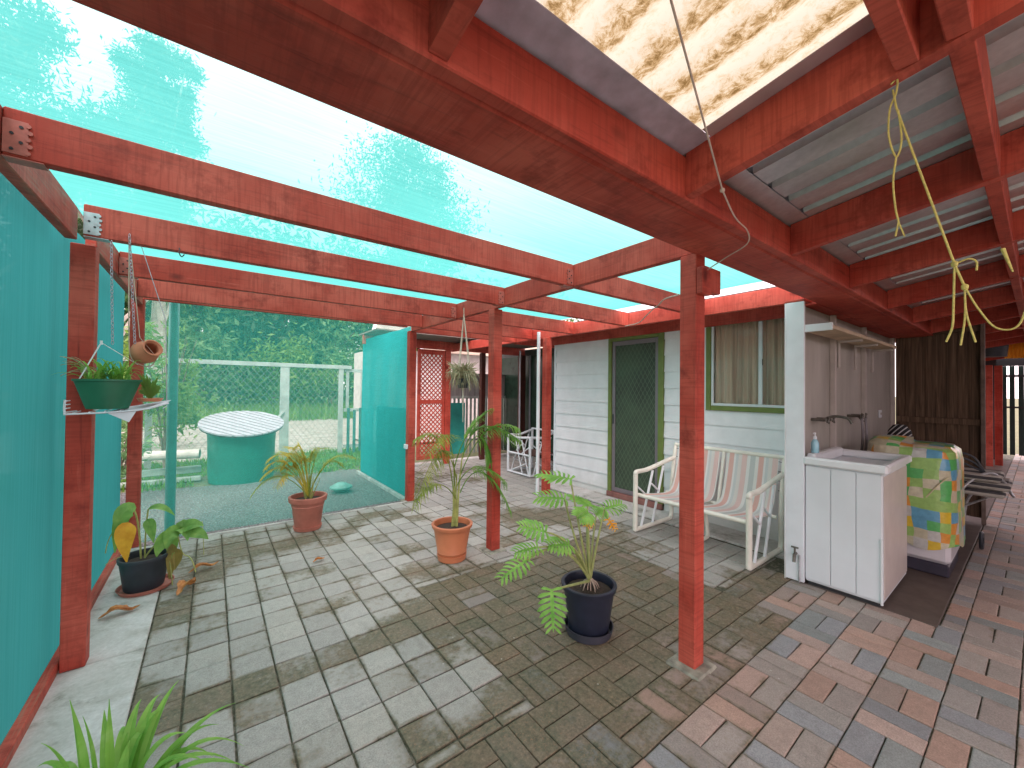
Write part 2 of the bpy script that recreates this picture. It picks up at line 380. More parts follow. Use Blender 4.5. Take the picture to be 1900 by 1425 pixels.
fl_ = t.math('MULTIPLY', t.ramp(t.noise(v, 85, 4, .8), [(.55, 0.0), (.64, 1.0)]), t.math('MULTIPLY', t.ramp(t.noise(v, 3.1, 3), [(.45, 0.0), (.6, .8)]), mask))
col = t.mix(fl_, col, (.36, .22, .13))
streaks = t.noise(t.coord((6, 1.5, 1)), 2.0, 4)
col = t.mix(t.ramp(streaks, [(.58, 0.0), (.75, .25)]), col, (.10, .10, .075))
spk = t.n('ShaderNodeTexVoronoi'); spk.inputs['Scale'].default_value = 9; t.l(v, spk.inputs['Vector'])
col = t.mix(t.ramp(spk.outputs['Distance'], [(.02, .6), (.05, 0.0)]), col, (.65, .64, .6))
rg = t.ramp(mid, [(.3, .50), (.7, .85)])
M_PAV = t.done(t.bsdf(col, rg, 0, t.bump(t.math('ADD', fine, mid), .45, .003), .35))
me.materials.append(M_PAV); o = bpy.data.objects.new('patio_paving', me); C.objects.link(o); tag(o, kind='structure')
# joint bed (dark damp sand and moss between the pavers)
t = NT('paving_joints'); v = t.coord(); n = t.noise(v, 30, 5, .7)
M_JOINT = t.done(t.bsdf(t.ramp(n, [(.3, (.035, .035, .024)), (.5, (.08, .08, .05)), (.68, (.22, .21, .17))]), .95, 0, t.bump(n, .5, .004)))
m = MB(); m.add([(-.28, -2.3, -.009), (15.5, -2.3, -.007), (15.5, 4.88, -.009), (-.28, 4.88, -.009), (2.11, 4.881, -.007), (15.5, 4.881, -.009), (15.5, 7.0, -.009), (2.11, 7.0, -.009)], [(0, 1, 2, 3), (4, 5, 6, 7)])
tag(m.build('paving_bed', M_JOINT), kind='structure')
# pale concrete strip under the left posts
t = NT('stained_concrete'); v = t.coord(); n1 = t.noise(v, 4, 6, .7, .6); n2 = t.noise(v, 70, 4); n3 = t.noise(t.coord((1.3, 1, 1)), 4.3, 6, .72, .4)
c = t.ramp(n1, [(.3, (.24, .235, .20)), (.45, (.50, .49, .46)), (.7, (.66, .65, .64))]); c = t.mix(t.ramp(n3, [(.58, 0.0), (.8, .6)]), c, (.10, .10, .07)); c = t.mix(.3, c, t.ramp(n2, [(.3, .6), (.7, 1.2)]), 'MULTIPLY')
M_CONC = t.done(t.bsdf(c, .8, 0, t.bump(n2, .3, .003)))
m = MB()
ys = [-2.3, -.9, .5, 1.62, 2.98, 3.9, 4.86]
for a, b in zip(ys, ys[1:]): m.box(-.66, -.268, a+.004, b-.004, -.05, .006, .005)
tag(m.build('concrete_strip', M_CONC), kind='structure')
# concrete path along the house
m = MB()
for a, b in ((1.22, 2.4), (2.4, 3.6), (3.6, 4.75)): m.box(4.02, 4.42, a+.004, b-.004, -.05, .010, .006)
tag(m.build('path', M_CONC), kind='structure')
M_PAD = simple('mossy_concrete', (.27, .27, .22), .85, .55, 14, bump=.3)
m = MB()
for cx_, cy_ in ((2.06, 1.13), (2.06, 3.0), (2.07, 4.92), (3.74, 4.2), ): m.box(cx_-.095, cx_+.10, cy_-.10, cy_+.095, -.05, .007+.001*cx_, .012)
tag(m.build('post_footing', M_PAD), kind='structure')
# laundry floor slab, dark and damp
t = NT('dark_slab'); v = t.coord(); n = t.noise(v, 6, 6, .65); c = t.ramp(n, [(.3, (.075, .055, .045)), (.7, (.13, .10, .085))])
M_SLAB = t.done(t.bsdf(c, .6, 0, t.bump(t.noise(v, 60, 3), .3, .002)))
m = MB(); m.box(3.63, 14.0, .395, 1.20, -.05, .003, .004); tag(m.build('laundry_floor', M_SLAB), kind='structure')
# kerb where the rear paving stops
m = MB(); m.box(2.12, 6.0, 6.99, 7.12, -.05, .05, .01); m.box(-.3, 2.1, 4.865, 4.90, -.05, .012, .006); tag(m.build('kerb', M_CONC), kind='structure')
# gravel yard
t = NT('gravel'); v = t.coord(); vo = t.n('ShaderNodeTexVoronoi'); vo.inputs['Scale'].default_value = 42; t.l(v, vo.inputs['Vector'])
c = t.mix(.9, t.ramp(t.noise(v, 55, 5, .8), [(.3, (.08, .08, .085)), (.55, (.27, .27, .27)), (.75, (.50, .5, .5))]), t.ramp(vo.outputs['Distance'], [(.1, 1.25), (.6, .45)]), 'MULTIPLY')
c = t.mix(t.ramp(t.noise(v, 1.5, 4), [(.5, 0.0), (.8, .35)]), c, (.10, .10, .07))
M_GRAV = t.done(t.bsdf(c, .9, 0, t.bump(vo.outputs['Distance'], .9, .02)))
m = MB(); m.add([(-4.5, 4.90, -.03), (2.10, 4.90, -.03), (2.12, 7.6, -.03), (.6, 7.35, -.03), (-.8, 7.6, -.03), (-4.5, 8.2, -.03)], [(0, 1, 2, 3, 4, 5)])
tag(m.build('gravel_yard', M_GRAV), kind='structure')
# bleached slab and track beyond the wire fence, rough grass round it
t = NT('pale_track'); v = t.coord((1, 2.5, 1)); n = t.noise(v, 1.6, 6, .7); n2 = t.noise(t.coord(), 14, 5)
c = t.ramp(n, [(.3, (.22, .22, .16)), (.5, (.40, .36, .32)), (.7, (.60, .54, .52))]); c = t.mix(.45, c, t.ramp(n2, [(.35, .5), (.7, 1.2)]), 'MULTIPLY')
M_TRACK = t.done(t.bsdf(c, .9))
m = MB(); pts = [(-8, 10.2), (2.4, 9.8), (10, 10.6), (14, 13), (12, 19), (3, 21), (-8, 19)]
m.add([(x, y, -.038) for x, y in pts], [tuple(range(len(pts)))]); tag(m.build('dirt_track', M_TRACK), kind='structure')
t = NT('lawn_soil'); v = t.coord(); n = t.noise(v, 1.5, 6, .7); M_LAWN = t.done(t.bsdf(t.ramp(n, [(.3, (.06, .12, .03)), (.7, (.14, .24, .06))]), .95))
m = MB(); m.add([(-60, 20.5, -.03), (80, 20.5, -.03), (80, 70, -.03), (-60, 70, -.03)], [(0, 1, 2, 3)]); tag(m.build('lawn', M_LAWN), kind='structure')
def grass(name, n, xr, yr, h, mat, avoid=None):
    m = MB()
    for _ in range(n):
        x, y = rng.uniform(*xr), rng.uniform(*yr)
        if avoid and avoid(x, y): continue
        a = rng.uniform(0, 6.28); hh = h*rng.uniform(.4, 1.2); w = .006*(1+y/8)
        lx, ly = math.cos(a)*hh*.4, math.sin(a)*hh*.4
        m.add([(x-w*math.sin(a), y+w*math.cos(a), -.03), (x+w*math.sin(a), y-w*math.cos(a), -.03), (x+lx, y+ly, hh-.03)], [(0, 1, 2)])
    return tag(m.build(name, mat), 'rough green grass tufts along the edge of the gravel yard', 'grass', kind='stuff')
grass('grass', 11000, (-3.5, 3.2), (7.5, 10.0), .10, L_PALM, lambda x, y: (x-.39)**2+(y-7.75)**2 < .36)
tag(grass('long_grass', 9000, (-9, 16), (19.5, 26), .75, L_LIGHT), 'long bright grass growing beyond the pale dirt track', 'grass')

# ================================================================== PERGOLA
perg = thing('pergola', 'red stained timber pergola over the pale square pavers', 'pergola', (-.55, 3.0, 0))
def beam(name, x0, x1, y0, y1, z0, z1, mat, par, b=.004): return MB().box(x0, x1, y0, y1, z0, z1, b).build(name, mat, par)
for (x0, y0, zt) in ((2.02, 1.085, 2.178), (2.02, 2.955, 2.178), (2.02, 4.86, 2.19), (3.705, 4.12, 2.178), (-.583, 2.955, 2.174), (-.585, 4.86, 2.235)):
    beam('post', x0, x0+.092, y0, y0+.092, 0.008, zt, WZ, perg)
# beams along y
beam('centre_beam', 2.03, 2.075, 1.10, 4.85, 2.180, 2.338, WY, perg)
beam('edge_beam', -.592, -.547, .60, 2.90, 2.175, 2.338, WYW, perg); beam('edge_beam', -.547, -.502, 3.05, 4.86, 2.175, 2.334, WYW, perg)
beam('house_beam', 3.765, 3.81, 1.15, 7.0, 2.180, 2.330, WY, perg)
# rafters along x, butted against the beams
for y in (1.985, 2.815, 3.665):
    for a, b in (({1.985: -.545, 2.815: -.513, 3.665: -.500}[y], 2.027), (2.078, 3.762)):
        beam('rafter', a, b, y, y+.045, 2.182, 2.338, WX, perg)
beam('rear_beam', -.60, 2.027, 4.952, 4.997, 2.245, 2.395, WX, perg)
beam('rear_beam', 2.078, 3.762, 4.90, 4.945, 2.182, 2.338, WX, perg)
beam('rafter', -.500, 2.027, 4.50, 4.545, 2.19, 2.342, WX, perg)
beam('rafter', 2.078, 3.762, 4.50, 4.545, 2.19, 2.342, WX, perg)
# bearer stub bolted to the front post, with its cleat
beam('bearer', 2.113, 2.30, 1.092, 1.137, 2.00, 2.135, WX, perg)
beam('cleat', 2.018, 2.113, 1.05, 1.083, 1.96, 2.10, WZ, perg)
beam('bottom_rail', -.628, -.588, 0.4, 2.952, .004, .055, WYW, perg); beam('bottom_rail', -.628, -.588, 2.953, 4.86, .008, .055, WYW, perg)
GALV = simple('galvanised_steel', (.55, .57, .6), .4, .2, 30, metal=.7)
REDPLATE = simple('painted_bracket', (.50, .14, .11), .5, .2, 30)
DARKHOLE = simple('dark_metal', (.03, .03, .035), .5, .2, 30)
def hanger(x, y, mat, sgn=1):
    m = MB()
    m.box(x, x+sgn*.055, y-.0035, y-.0005, 2.19, 2.30, .001)
    m.box(x, x+sgn*.055, y+.0455, y+.0485, 2.19, 2.30, .001)
    m.box(x, x+sgn*.09, y-.0035, y+.0485, 2.1765, 2.1805, .001)
    for k in range(5): m.lathe([(.0, -.001), (.007, -.001), (.007, .004), (0, .004)], (x+sgn*(.055+.004*(k % 2)), y-.002, 2.20+.022*k), 8, Matrix.Rotation(R(90), 4, 'X'))
    o = m.build('joist_hanger', mat, perg)
    h = MB()
    for k in range(4): h.lathe([(0, 0), (.005, 0), (.005, .002), (0, .002)], (x+sgn*(.02+.02*(k % 2)), y-.004, 2.205+.025*k), 8, Matrix.Rotation(R(90), 4, 'X'))
    q = h.build('nail_hole', DARKHOLE, o)
    return o
tag(hanger(-.512, 2.815, GALV), 'bare silver joist hanger'); 
hanger(-.544, 1.985, REDPLATE); hanger(-.499, 3.665, REDPLATE)
for y in (1.985, 2.815, 3.665): hanger(2.0265, y, REDPLATE, -1)
# ---------------- shade cloth sheets, each stretched over or down the frame
def sheet(name, fn, nu, nv, mat, label):
    m = MB(); m.v = [fn(i/nu, j/nv) for j in range(nv+1) for i in range(nu+1)]
    m.f = [(j*(nu+1)+i, j*(nu+1)+i+1, (j+1)*(nu+1)+i+1, (j+1)*(nu+1)+i) for j in range(nv) for i in range(nu)]
    return tag(m.build(name, mat, smooth=True), label, 'shade cloth')
def rooffn(a, b):
    x = -.56 + a*(3.58+.56); y = 1.04 + b*(5.0-1.04)
    sag = .010*math.sin(math.pi*((y-1.1)/.85 % 1))*math.sin(a*9)
    return (x, y, 2.3425 + .03*max(0, (y-4.2)/.8) + .010 + sag*.8)
sheet('shade_cloth', rooffn, 60, 60, M_ROOFCLOTH, 'pale turquoise shade cloth stretched flat over the pergola rafters')
sheet('shade_cloth', lambda a, b: (-.632 + .004*math.sin(a*37)+.003*math.sin(a*90+b*4), -.6 + a*5.57, .02 + b*2.31), 90, 12, M_WALLCLOTH, 'dark teal shade cloth wall hanging behind the two left posts')
sheet('shade_cloth', lambda a, b: (-.59 + a*2.68, 5.004 + .004*math.sin(a*31), .0 + b*2.38), 60, 10, M_REARCLOTH, 'see-through green shade cloth across the rear opening with the yard behind it')
m = sheet('shade_cloth', lambda a, b: (2.10 + .006*math.sin(a*23+b*3), 5.02 + a*2.10, -.02 + b*2.29 + .02*a), 40, 12, M_SIDECLOTH, 'bright teal shade cloth fence panel running back from the rear post')
# darker second layer along the foot of that panel, and its timber foot rail
sheet('shade_cloth', lambda a, b: (2.085 + .006*math.sin(a*19), 5.03 + a*1.25, .0 + b*1.18), 30, 6, M_SIDECLOTH, 'low second layer of teal cloth over the foot of the fence panel')
tag(MB().box(2.03, 2.075, 5.0, 7.15, -.03, .02, .004).build('edging_board', simple('weathered_rail', (.38, .42, .40), .8, .3)), 'thin weathered board along the foot of the teal fence panel', 'edging board')

# ================================================================== VERANDAH ROOF (right and overhead)
SL = .17; V0 = .825
ver = thing('verandah_roof', 'low sloping verandah roof with red joists and metal sheeting', 'roof', (2.0, .9, 2.15))
beam('fascia_board', -1.6, 14.2, .781, .825, 2.155, 2.312, WX, ver)
beam('gutter_beam', -1.6, 14.2, .827, 1.062, 2.152, 2.30, WX, ver, .008)
beam('trim_strip', -1.6, 2.0, 1.064, 1.078, 2.160, 2.20, WX, ver, .003)
def joist(x, y0=.779, y1=-2.3, w=.045, d=.155, z0=2.158, mat=WY, name='joist'):
    m = MB(); zf = lambda y: z0 + SL*(V0-y)
    vs = [(x, y0, zf(y0)), (x+w, y0, zf(y0)), (x+w, y0, zf(y0)+d), (x, y0, zf(y0)+d), (x, y1, zf(y1)), (x+w, y1, zf(y1)), (x+w, y1, zf(y1)+d), (x, y1, zf(y1)+d)]
    m.add(vs, [(0, 1, 2, 3), (7, 6, 5, 4), (0, 4, 5, 1), (1, 5, 6, 2), (2, 6, 7, 3), (3, 7, 4, 0)]); return m.build(name, mat, ver)
JX = [-1.66, -.65, .356, 1.375, 2.39, 3.45, 4.55, 5.65, 6.75, 7.85, 8.95, 10.05, 11.15, 12.25, 13.35]
for x in JX: joist(x)
def nog(x0, x1, y, w=.045, d=.15, name='nogging'):
    z = 2.156 + SL*(V0-y)
    return MB().box(x0+.001, x1-.001, y, y+w, z, z+d, .003).build(name, WX, ver)
for a, b in zip(JX, JX[1:]): nog(a+.045, b, .088)
nog(JX[2]+.045, JX[3], .175)
# steel sheeting: trapezoid ribs running up the slope
t = NT('zincalume'); v = t.coord(); n = t.noise(t.coord((3, .6, 3)), 3, 5); n2 = t.noise(v, 40, 3)
c = t.ramp(n, [(.3, (.52, .53, .56)), (.7, (.68, .69, .72))]); c = t.mix(.25, c, t.ramp(n2, [(.3, .6), (.7, 1.2)]), 'MULTIPLY')
M_ZINC = t.done(t.bsdf(c, t.ramp(n, [(.3, .28), (.7, .4)]), .6))
def corrug(x0, x1, y0, y1, z0, mat, pitch=.19, ht=.032, name='roof_sheet', kind='trap', thick=.0):
    xs = []; x = x0
    if kind == 'trap':
        while x < x1-1e-6:
            for dx, h in ((0, 0), (.125, 0), (.137, ht), (.170, ht), (.182, 0)):
                if x+dx < x1: xs.append((x+dx, h))
            x += pitch
        xs.append((x1, 0))
    else:
        n = int((x1-x0)/.0095)
        xs = [(x0+(x1-x0)*i/n, ht/2*(1-math.cos(2*math.pi*(x1-x0)*i/n/pitch))) for i in range(n+1)]
    m = MB(); zf = lambda y: z0 + SL*(V0-y)
    for x, h in xs:
        m.v += [(x, y0, zf(y0)+h), (x, y1, zf(y1)+h)]
    m.f = [(2*i, 2*i+2, 2*i+3, 2*i+1) for i in range(len(xs)-1)]
    return m.build(name, mat, ver, smooth=(kind != 'trap'))
ZS = 2.3165
M_FLASH = simple('grey_flashing', (.50, .48, .60), .55, .22, 12, metal=.1, bump=.2, bscale=90)
corrug(-1.6, JX[2]+.02, .60, -2.3, ZS, M_ZINC)
corrug(JX[3]+.0, 14.2, .70, -2.3, ZS, M_ZINC)
# flat flashing behind the gutter, with skylight next to it
def slab(x0, x1, y0, y1, z, th, mat, name):
    zf = lambda y: z + SL*(V0-y)
    m = MB(); vs = [(x, y, zf(y)+h) for h in (0, th) for y in (y0, y1) for x in (x0, x1)]
    m.add(vs, [(0, 1, 3, 2), (4, 6, 7, 5), (0, 4, 5, 1), (1, 5, 7, 3), (3, 7, 6, 2), (2, 6, 4, 0)]); return m.build(name, mat, ver)
MB().box(-1.6, 14.2, .865, .90, 2.302, 2.40, .002).build('fascia_board', WX, ver)
slab(-1.6, 14.2, .90, .55, ZS+.031, .002, M_ZINC, 'flashing') if False else None
slab(JX[3]+.01, 14.2, .87, .56, ZS+.030, .002, M_ZINC, 'flashing'); slab(-1.6, JX[2]+.01, .87, .50, ZS+.030, .002, M_ZINC, 'flashing'); slab(JX[2]+.011, JX[3]+.009, .87, .81, ZS+.024, .002, M_ZINC, 'flashing')
o = slab(JX[2]+.02, JX[3]+.0, .86, .69, ZS-.002, .002, M_FLASH, 'flashing'); tag(o, 'flat purple grey flashing')
slab(JX[3]+.001, 14.2, .86, .705, ZS+.0, .002, M_ZINC, 'flashing')
slab(-1.6, JX[2]+.019, .86, .605, ZS+.0, .002, M_ZINC, 'flashing')
slab(JX[3]-.060, JX[3]-.001, .688, -2.3, ZS-.002, .002, simple('side_flashing', (.62, .63, .68), .4, .1, 9, metal=.5), 'flashing')
slab(JX[2]+.02, JX[2]+.16, .688, -2.3, ZS-.002, .002, M_ZINC, 'flashing')
t = NT('fibreglass_skylight'); v = t.coord(); gr = t.noise(t.coord((26, 3.5, 1)), 1.4, 6, .75, 1.0); sp_ = t.noise(v, 26, 6, .8)
tx = t.n('ShaderNodeTexCoord'); sx_ = t.n('ShaderNodeSeparateXYZ'); t.l(tx.outputs['Object'], sx_.inputs[0])
wv = t.math('SINE', t.math('MULTIPLY', sx_.outputs[0], 2*math.pi/.152))
dirt = t.math('ADD', t.math('MULTIPLY', t.noise(t.coord((1, .8, 1)), 30, 8, .85, .5), 1.0), t.math('MULTIPLY', wv, .11))
c = t.ramp(dirt, [(.40, (.33, .33, .26)), (.52, (.29, .27, .18)), (.60, (.20, .15, .07)), (.69, (.09, .06, .02))])
l = t.n('ShaderNodeBsdfTranslucent'); t.l(c, l.inputs['Color']); d = t.n('ShaderNodeBsdfTransparent'); t.l(c, d.inputs['Color'])
m2 = t.n('ShaderNodeMixShader'); m2.inputs[0].default_value = .10; t.l(l.outputs[0], m2.inputs[1]); t.l(d.outputs[0], m2.inputs[2])
M_SKYL = t.done(m2)
o = corrug(JX[2]+.13, JX[3]-.03, .80, -2.3, ZS+.0015, M_SKYL, pitch=.152, ht=.020, kind='sin', name='skylight_panel'); tag(o, 'dirty translucent corrugated skylight sheet')

# ================================================================== HOUSE
t = NT('white_weatherboard'); v = t.coord(); n = t.noise(v, 5, 5); n2 = t.noise(t.coord((1, 1, 8)), 12, 4)
c = t.ramp(n, [(.3, (.74, .745, .77)), (.7, (.83, .835, .86))]); c = t.mix(t.ramp(n2, [(.6, 0.0), (.8, .25)]), c, (.5, .52, .5))
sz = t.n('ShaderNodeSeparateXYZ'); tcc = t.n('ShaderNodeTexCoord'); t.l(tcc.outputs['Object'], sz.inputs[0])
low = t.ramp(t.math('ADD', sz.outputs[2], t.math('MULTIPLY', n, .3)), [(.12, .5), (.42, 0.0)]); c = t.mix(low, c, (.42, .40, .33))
M_WB = t.done(t.bsdf(c, .45, 0, t.bump(n2, .1, .003)))
M_GREEN = simple('olive_trim', (.15, .20, .045), .45, .15, 8)
M_WHITE = simple('white_paint', (.74, .78, .82), .4, .06, 6)
M_SOFFIT = simple('dark_soffit', (.20, .16, .14), .8, .2, 4)
hou = thing('weatherboard_house', 'white weatherboard house with olive green trim and screen door', 'house', (4.4, 3.0, 0))
def siding(y0, y1, z0, z1, name='wall'):
    m = MB(); z = z0; zs = []; H_ = .1985
    k = 0; edges = [.095 + H_*i for i in range(-1, 12)]
    for a, b in zip(edges, edges[1:]):
        a_, b_ = max(a, z0), min(b, z1)
        if b_-a_ < .01: continue
        f = lambda zz: 4.388 + .014*(zz-a)/H_
        X0, X1 = f(a_), f(b_)
        m.add([(X0, y0, a_), (X0, y1, a_), (X1, y1, b_), (X1, y0, b_), (4.44, y0, a_), (4.44, y1, a_), (4.44, y1, b_), (4.44, y0, b_)],
              [(0, 3, 2, 1), (0, 1, 5, 4), (3, 7, 6, 2), (0, 4, 7, 3), (1, 2, 6, 5)])
    return m
for a in ((3.600, 4.66, .012, 2.30), (2.24, 2.755, .012, 2.30), (1.22, 2.239, .012, 1.245)): siding(*a).build('wall', M_WB, hou)
MB().box(4.386, 4.44, 4.662, 4.70, .01, 2.3, .003).build('corner_board', M_WHITE, hou)
MB().box(4.441, 4.60, 1.2, 4.70, 2.302, 2.5, .003).box(4.385, 4.425, 2.24, 2.26, 1.25, 2.16, .002).build('wall_plate', M_WHITE, hou)
MB().box(4.365, 4.385, 1.18, 4.72, 2.165, 2.34, .003).build('fascia', WY, hou)
# window
win = MB()
for a in ((4.375, 4.43, 2.185, 2.238, 1.247, 2.164), (4.375, 4.43, 1.22, 2.183, 1.247, 1.297)): win.box(*a, .004)
win = win.build('window', M_GREEN, hou)
ALU = simple('white_aluminium', (.68, .72, .74), .35, .05, 5)
f = MB()
for a in ((4.385, 4.415, 2.160, 2.183, 1.298, 2.163), (4.385, 4.415, 1.22, 2.159, 1.298, 1.325), (4.390, 4.41, 1.675, 1.712, 1.326, 2.163)): f.box(*a, .003)
f.build('frame', ALU, win)
MB().box(4.382, 4.389, 1.668, 1.674, 1.72, 1.78, .001).build('latch', DARKHOLE, win)
t = NT('window_glass'); g = t.n('ShaderNodeBsdfGlossy'); g.inputs['Roughness'].default_value = .02; tp = t.n('ShaderNodeBsdfTransparent'); tp.inputs['Color'].default_value = (.92, .90, .88, 1)
fr = t.n('ShaderNodeFresnel'); fr.inputs['IOR'].default_value = 1.25; ms_ = t.n('ShaderNodeMixShader'); t.l(fr.outputs[0], ms_.inputs[0]); t.l(tp.outputs[0], ms_.inputs[1]); t.l(g.outputs[0], ms_.inputs[2]); M_GLASS = t.done(ms_)
MB().box(4.402, 4.405, 1.22, 2.159, 1.326, 2.30, .0005).build('pane', M_GLASS, win)
t = NT('curtain_fabric'); n = t.noise(t.coord((1, 22, .4)), 1.2, 3); M_CURT = t.done(t.bsdf(t.ramp(n, [(.3, (.46, .38, .32)), (.55, (.84, .72, .60)), (.75, (.64, .60, .54))]), .9))
m = MB(); N = 220; m.v = []
for j in (0, 1):
    for i in range(N+1):
        y = 1.20 + i*(2.18-1.20)/N; m.v.append((4.452 + .016*math.sin(y*110+.5*math.sin(y*17)), y, 1.28 + j*1.05))
m.f = [(i, i+1, N+1+i+1, N+1+i) for i in range(N)]; m.build('curtain', M_CURT, win, smooth=True)
# door
door = MB()
for a in ((4.372, 4.43, 3.545, 3.600, .012, 2.164), (4.372, 4.43, 2.757, 2.83, .012, 2.164), (4.372, 4.43, 2.831, 3.544, 2.12, 2.164)): door.box(*a, .004)
door = door.build('door_surround', M_GREEN, hou)
AG = simple('bronze_grey_frame', (.20, .17, .19), .4, .1, 5)
sd_ = MB()
for a in ((4.392, 4.42, 3.495, 3.543, .085, 2.118), (4.392, 4.42, 2.833, 2.878, .085, 2.118), (4.392, 4.42, 2.879, 3.494, 2.06, 2.118), (4.392, 4.42, 2.879, 3.494, .085, .14)): sd_.box(*a, .003)
scr = sd_.build('screen_door', AG, hou)
t = NT('diamond_mesh'); mp = t.coord((1, 16, 9.5)); sx = t.n('ShaderNodeSeparateXYZ'); t.l(mp, sx.inputs[0])
p = t.math('ABSOLUTE', t.math('SUBTRACT', t.math('FRACT', t.math('ADD', sx.outputs[1], sx.outputs[2])), .5)); q = t.math('ABSOLUTE', t.math('SUBTRACT', t.math('FRACT', t.math('SUBTRACT', sx.outputs[1], sx.outputs[2])), .5))
ln = t.ramp(t.math('MINIMUM', p, q), [(.03, 1.0), (.07, 0.0)])
c = t.mix(ln, t.ramp(t.noise(t.coord(), 2.2, 3), [(.35, (.030, .042, .028)), (.65, (.055, .085, .05))]), (.10, .14, .09)); M_MESH = t.done(t.bsdf(c, .55))
MB().box(4.404, 4.410, 2.879, 3.494, .141, 2.059, .001).build('mesh_panel', M_MESH, scr)
MB().box(4.384, 4.391, 3.508, 3.530, 1.0, 1.13, .003).build('handle', DARKHOLE, scr)
MB().box(4.35, 4.43, 2.757, 3.600, .013, .083, .006).build('door_sill', simple('red_brown_sill', (.24, .10, .085), .6, .25), hou)
# rest of the house: back wall, roof
MB().box(4.9, 5.0, 1.2, 4.7, 0, 2.5, .01).build('inner_wall', simple('inner_wall', (.5, .48, .42), .9), hou)
m = MB(); zr = lambda x: 2.40 + .30*(x-3.80)
m.add([(3.80, 1.10, 2.40), (3.80, 7.4, 2.40), (9, 7.4, zr(9)), (9, 1.10, zr(9)), (3.80, 1.10, 2.43), (3.80, 7.4, 2.43), (9, 7.4, zr(9)+.03), (9, 1.10, zr(9)+.03)], [(0, 3, 2, 1), (4, 5, 6, 7), (0, 1, 5, 4), (1, 2, 6, 5), (2, 3, 7, 6), (3, 0, 4, 7)])
m.build('roof', M_ZINC, hou)
MB().box(3.83, 4.384, 1.18, 7.0, 2.345, 2.352, .001).build('soffit', M_SOFFIT, hou)
MB().box(4.45, 5.60, 4.70, 4.76, 0, 2.34, .01).build('return_wall', M_WB, hou)
# recessed rear room: dark sliding door and frame
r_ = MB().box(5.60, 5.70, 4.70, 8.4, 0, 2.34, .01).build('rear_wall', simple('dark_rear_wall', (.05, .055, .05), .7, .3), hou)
MB().box(5.585, 5.598, 5.6, 7.9, .05, 2.2, .003).build('sliding_door', simple('dark_green_door', (.02, .045, .03), .25, .3), r_)
MB().box(5.57, 5.584, 6.72, 6.77, .05, 2.2, .003).build('door_frame', simple('purple_grey_frame', (.26, .24, .27), .4), r_)

# ---------------- rear verandah
rv = thing('rear_verandah', 'dark roofed rear verandah with red beams behind the pergola', 'verandah', (3.0, 6.9, 0))
beam('beam', 2.05, 5.58, 6.93, 6.975, 2.20, 2.36, WX, rv)
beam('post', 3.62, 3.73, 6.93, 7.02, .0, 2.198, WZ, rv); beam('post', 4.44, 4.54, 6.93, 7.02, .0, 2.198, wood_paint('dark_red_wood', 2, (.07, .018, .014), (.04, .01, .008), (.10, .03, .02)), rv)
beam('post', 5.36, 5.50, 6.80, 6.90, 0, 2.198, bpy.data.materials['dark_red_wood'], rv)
beam('fascia', 3.83, 5.58, 5.0, 5.045, 2.17, 2.34, WX, rv)
MB().box(2.05, 5.58, 6.25, 7.2, 2.365, 2.39, .003).build('roof_sheet', M_SOFFIT, rv)
# lattice
lat = thing('lattice_panel', 'red framed diamond lattice panel beside the rear post', 'lattice', (3.38, 6.97, 0))
m = MB()
for a in ((3.06, 3.12, 6.955, 6.995, .12, 2.19), (3.565, 3.615, 6.955, 6.995, .12, 2.19), (3.121, 3.564, 6.955, 6.995, 2.10, 2.19), (3.121, 3.564, 6.955, 6.995, 1.16, 1.24), (3.121, 3.564, 6.955, 6.995, .12, .20)): m.box(*a, .003)
m.build('frame', WZ, lat)
def lattice(z0, z1, mat):
    m = MB(); x0, x1 = 3.121, 3.564; w = .022
    for k in range(-40, 60):
        for sgn, yy in ((1, 6.968), (-1, 6.976)):
            s0 = k*.088
            # line x = x0 + s0' + sgn*(z-z0)
            z_a = z0; xa = x0 + s0 if sgn > 0 else x1 - s0
            pts = []
            zz = z0; 
            # clip
            if sgn > 0: t0 = max(0, x0-xa); t1 = min(z1-z0, x1-xa)
            else: t0 = max(0, xa-x1); t1 = min(z1-z0, xa-x0)
            if t1-t0 < .03: continue
            a = Vector((xa+sgn*t0, yy, z0+t0)); b = Vector((xa+sgn*t1, yy, z0+t1)); d = (b-a).normalized(); n_ = Vector((d.z, 0, -d.x))*w/2
            vs = [a-n_, a+n_, b+n_, b-n_]; vs += [q_+Vector((0, .006, 0)) for q_ in vs]
            m.add(vs, [(0, 1, 2, 3), (7, 6, 5, 4), (0, 4, 5, 1), (1, 5, 6, 2), (2, 6, 7, 3), (3, 7, 4, 0)])
    return m.build('slat_mesh', mat, lat)
lattice(1.241, 2.099, WZ); lattice(.201, 1.159, WZ)

# ================================================================== LAUNDRY NOOK
lw_ = thing('laundry_wall', 'cream lined stud wall with white end board by the laundry tub', 'wall', (3.6, 1.15, 0))
MB().box(3.60, 3.625, 1.085, 1.205, .012, 2.150, .003).build('end_board', M_WHITE, lw_)
t = NT('cream_lining'); v = t.coord((2, 1, .5)); n = t.noise(v, 2.2, 5); c = t.ramp(n, [(.3, (.33, .31, .275)), (.7, (.47, .445, .405))]); M_LIN = t.done(t.bsdf(c, .6))
MB().box(3.626, 7.0, 1.150, 1.200, .0, 2.150, .003).build('lining', M_LIN, lw_)
CREAM = simple('cream_stud', (.46, .41, .38), .55, .1)
for x in (3.627, 4.46, 5.50, 6.85): MB().box(x, x+.04, 1.108, 1.149, .004, 2.150, .003).build('stud', CREAM if x > 3.7 else M_WHITE, lw_)
MB().box(3.82, 14.0, 1.068, 1.215, 2.153, 2.42, .003).box(3.60, 3.76, 1.082, 1.215, 2.153, 2.17, .003).build('top_plate', WX, lw_)
m = MB(); m.box(3.60, 7.0, 1.2055, 1.215, .0, 2.150, .002); m.build('outer_boards', M_WB, lw_)
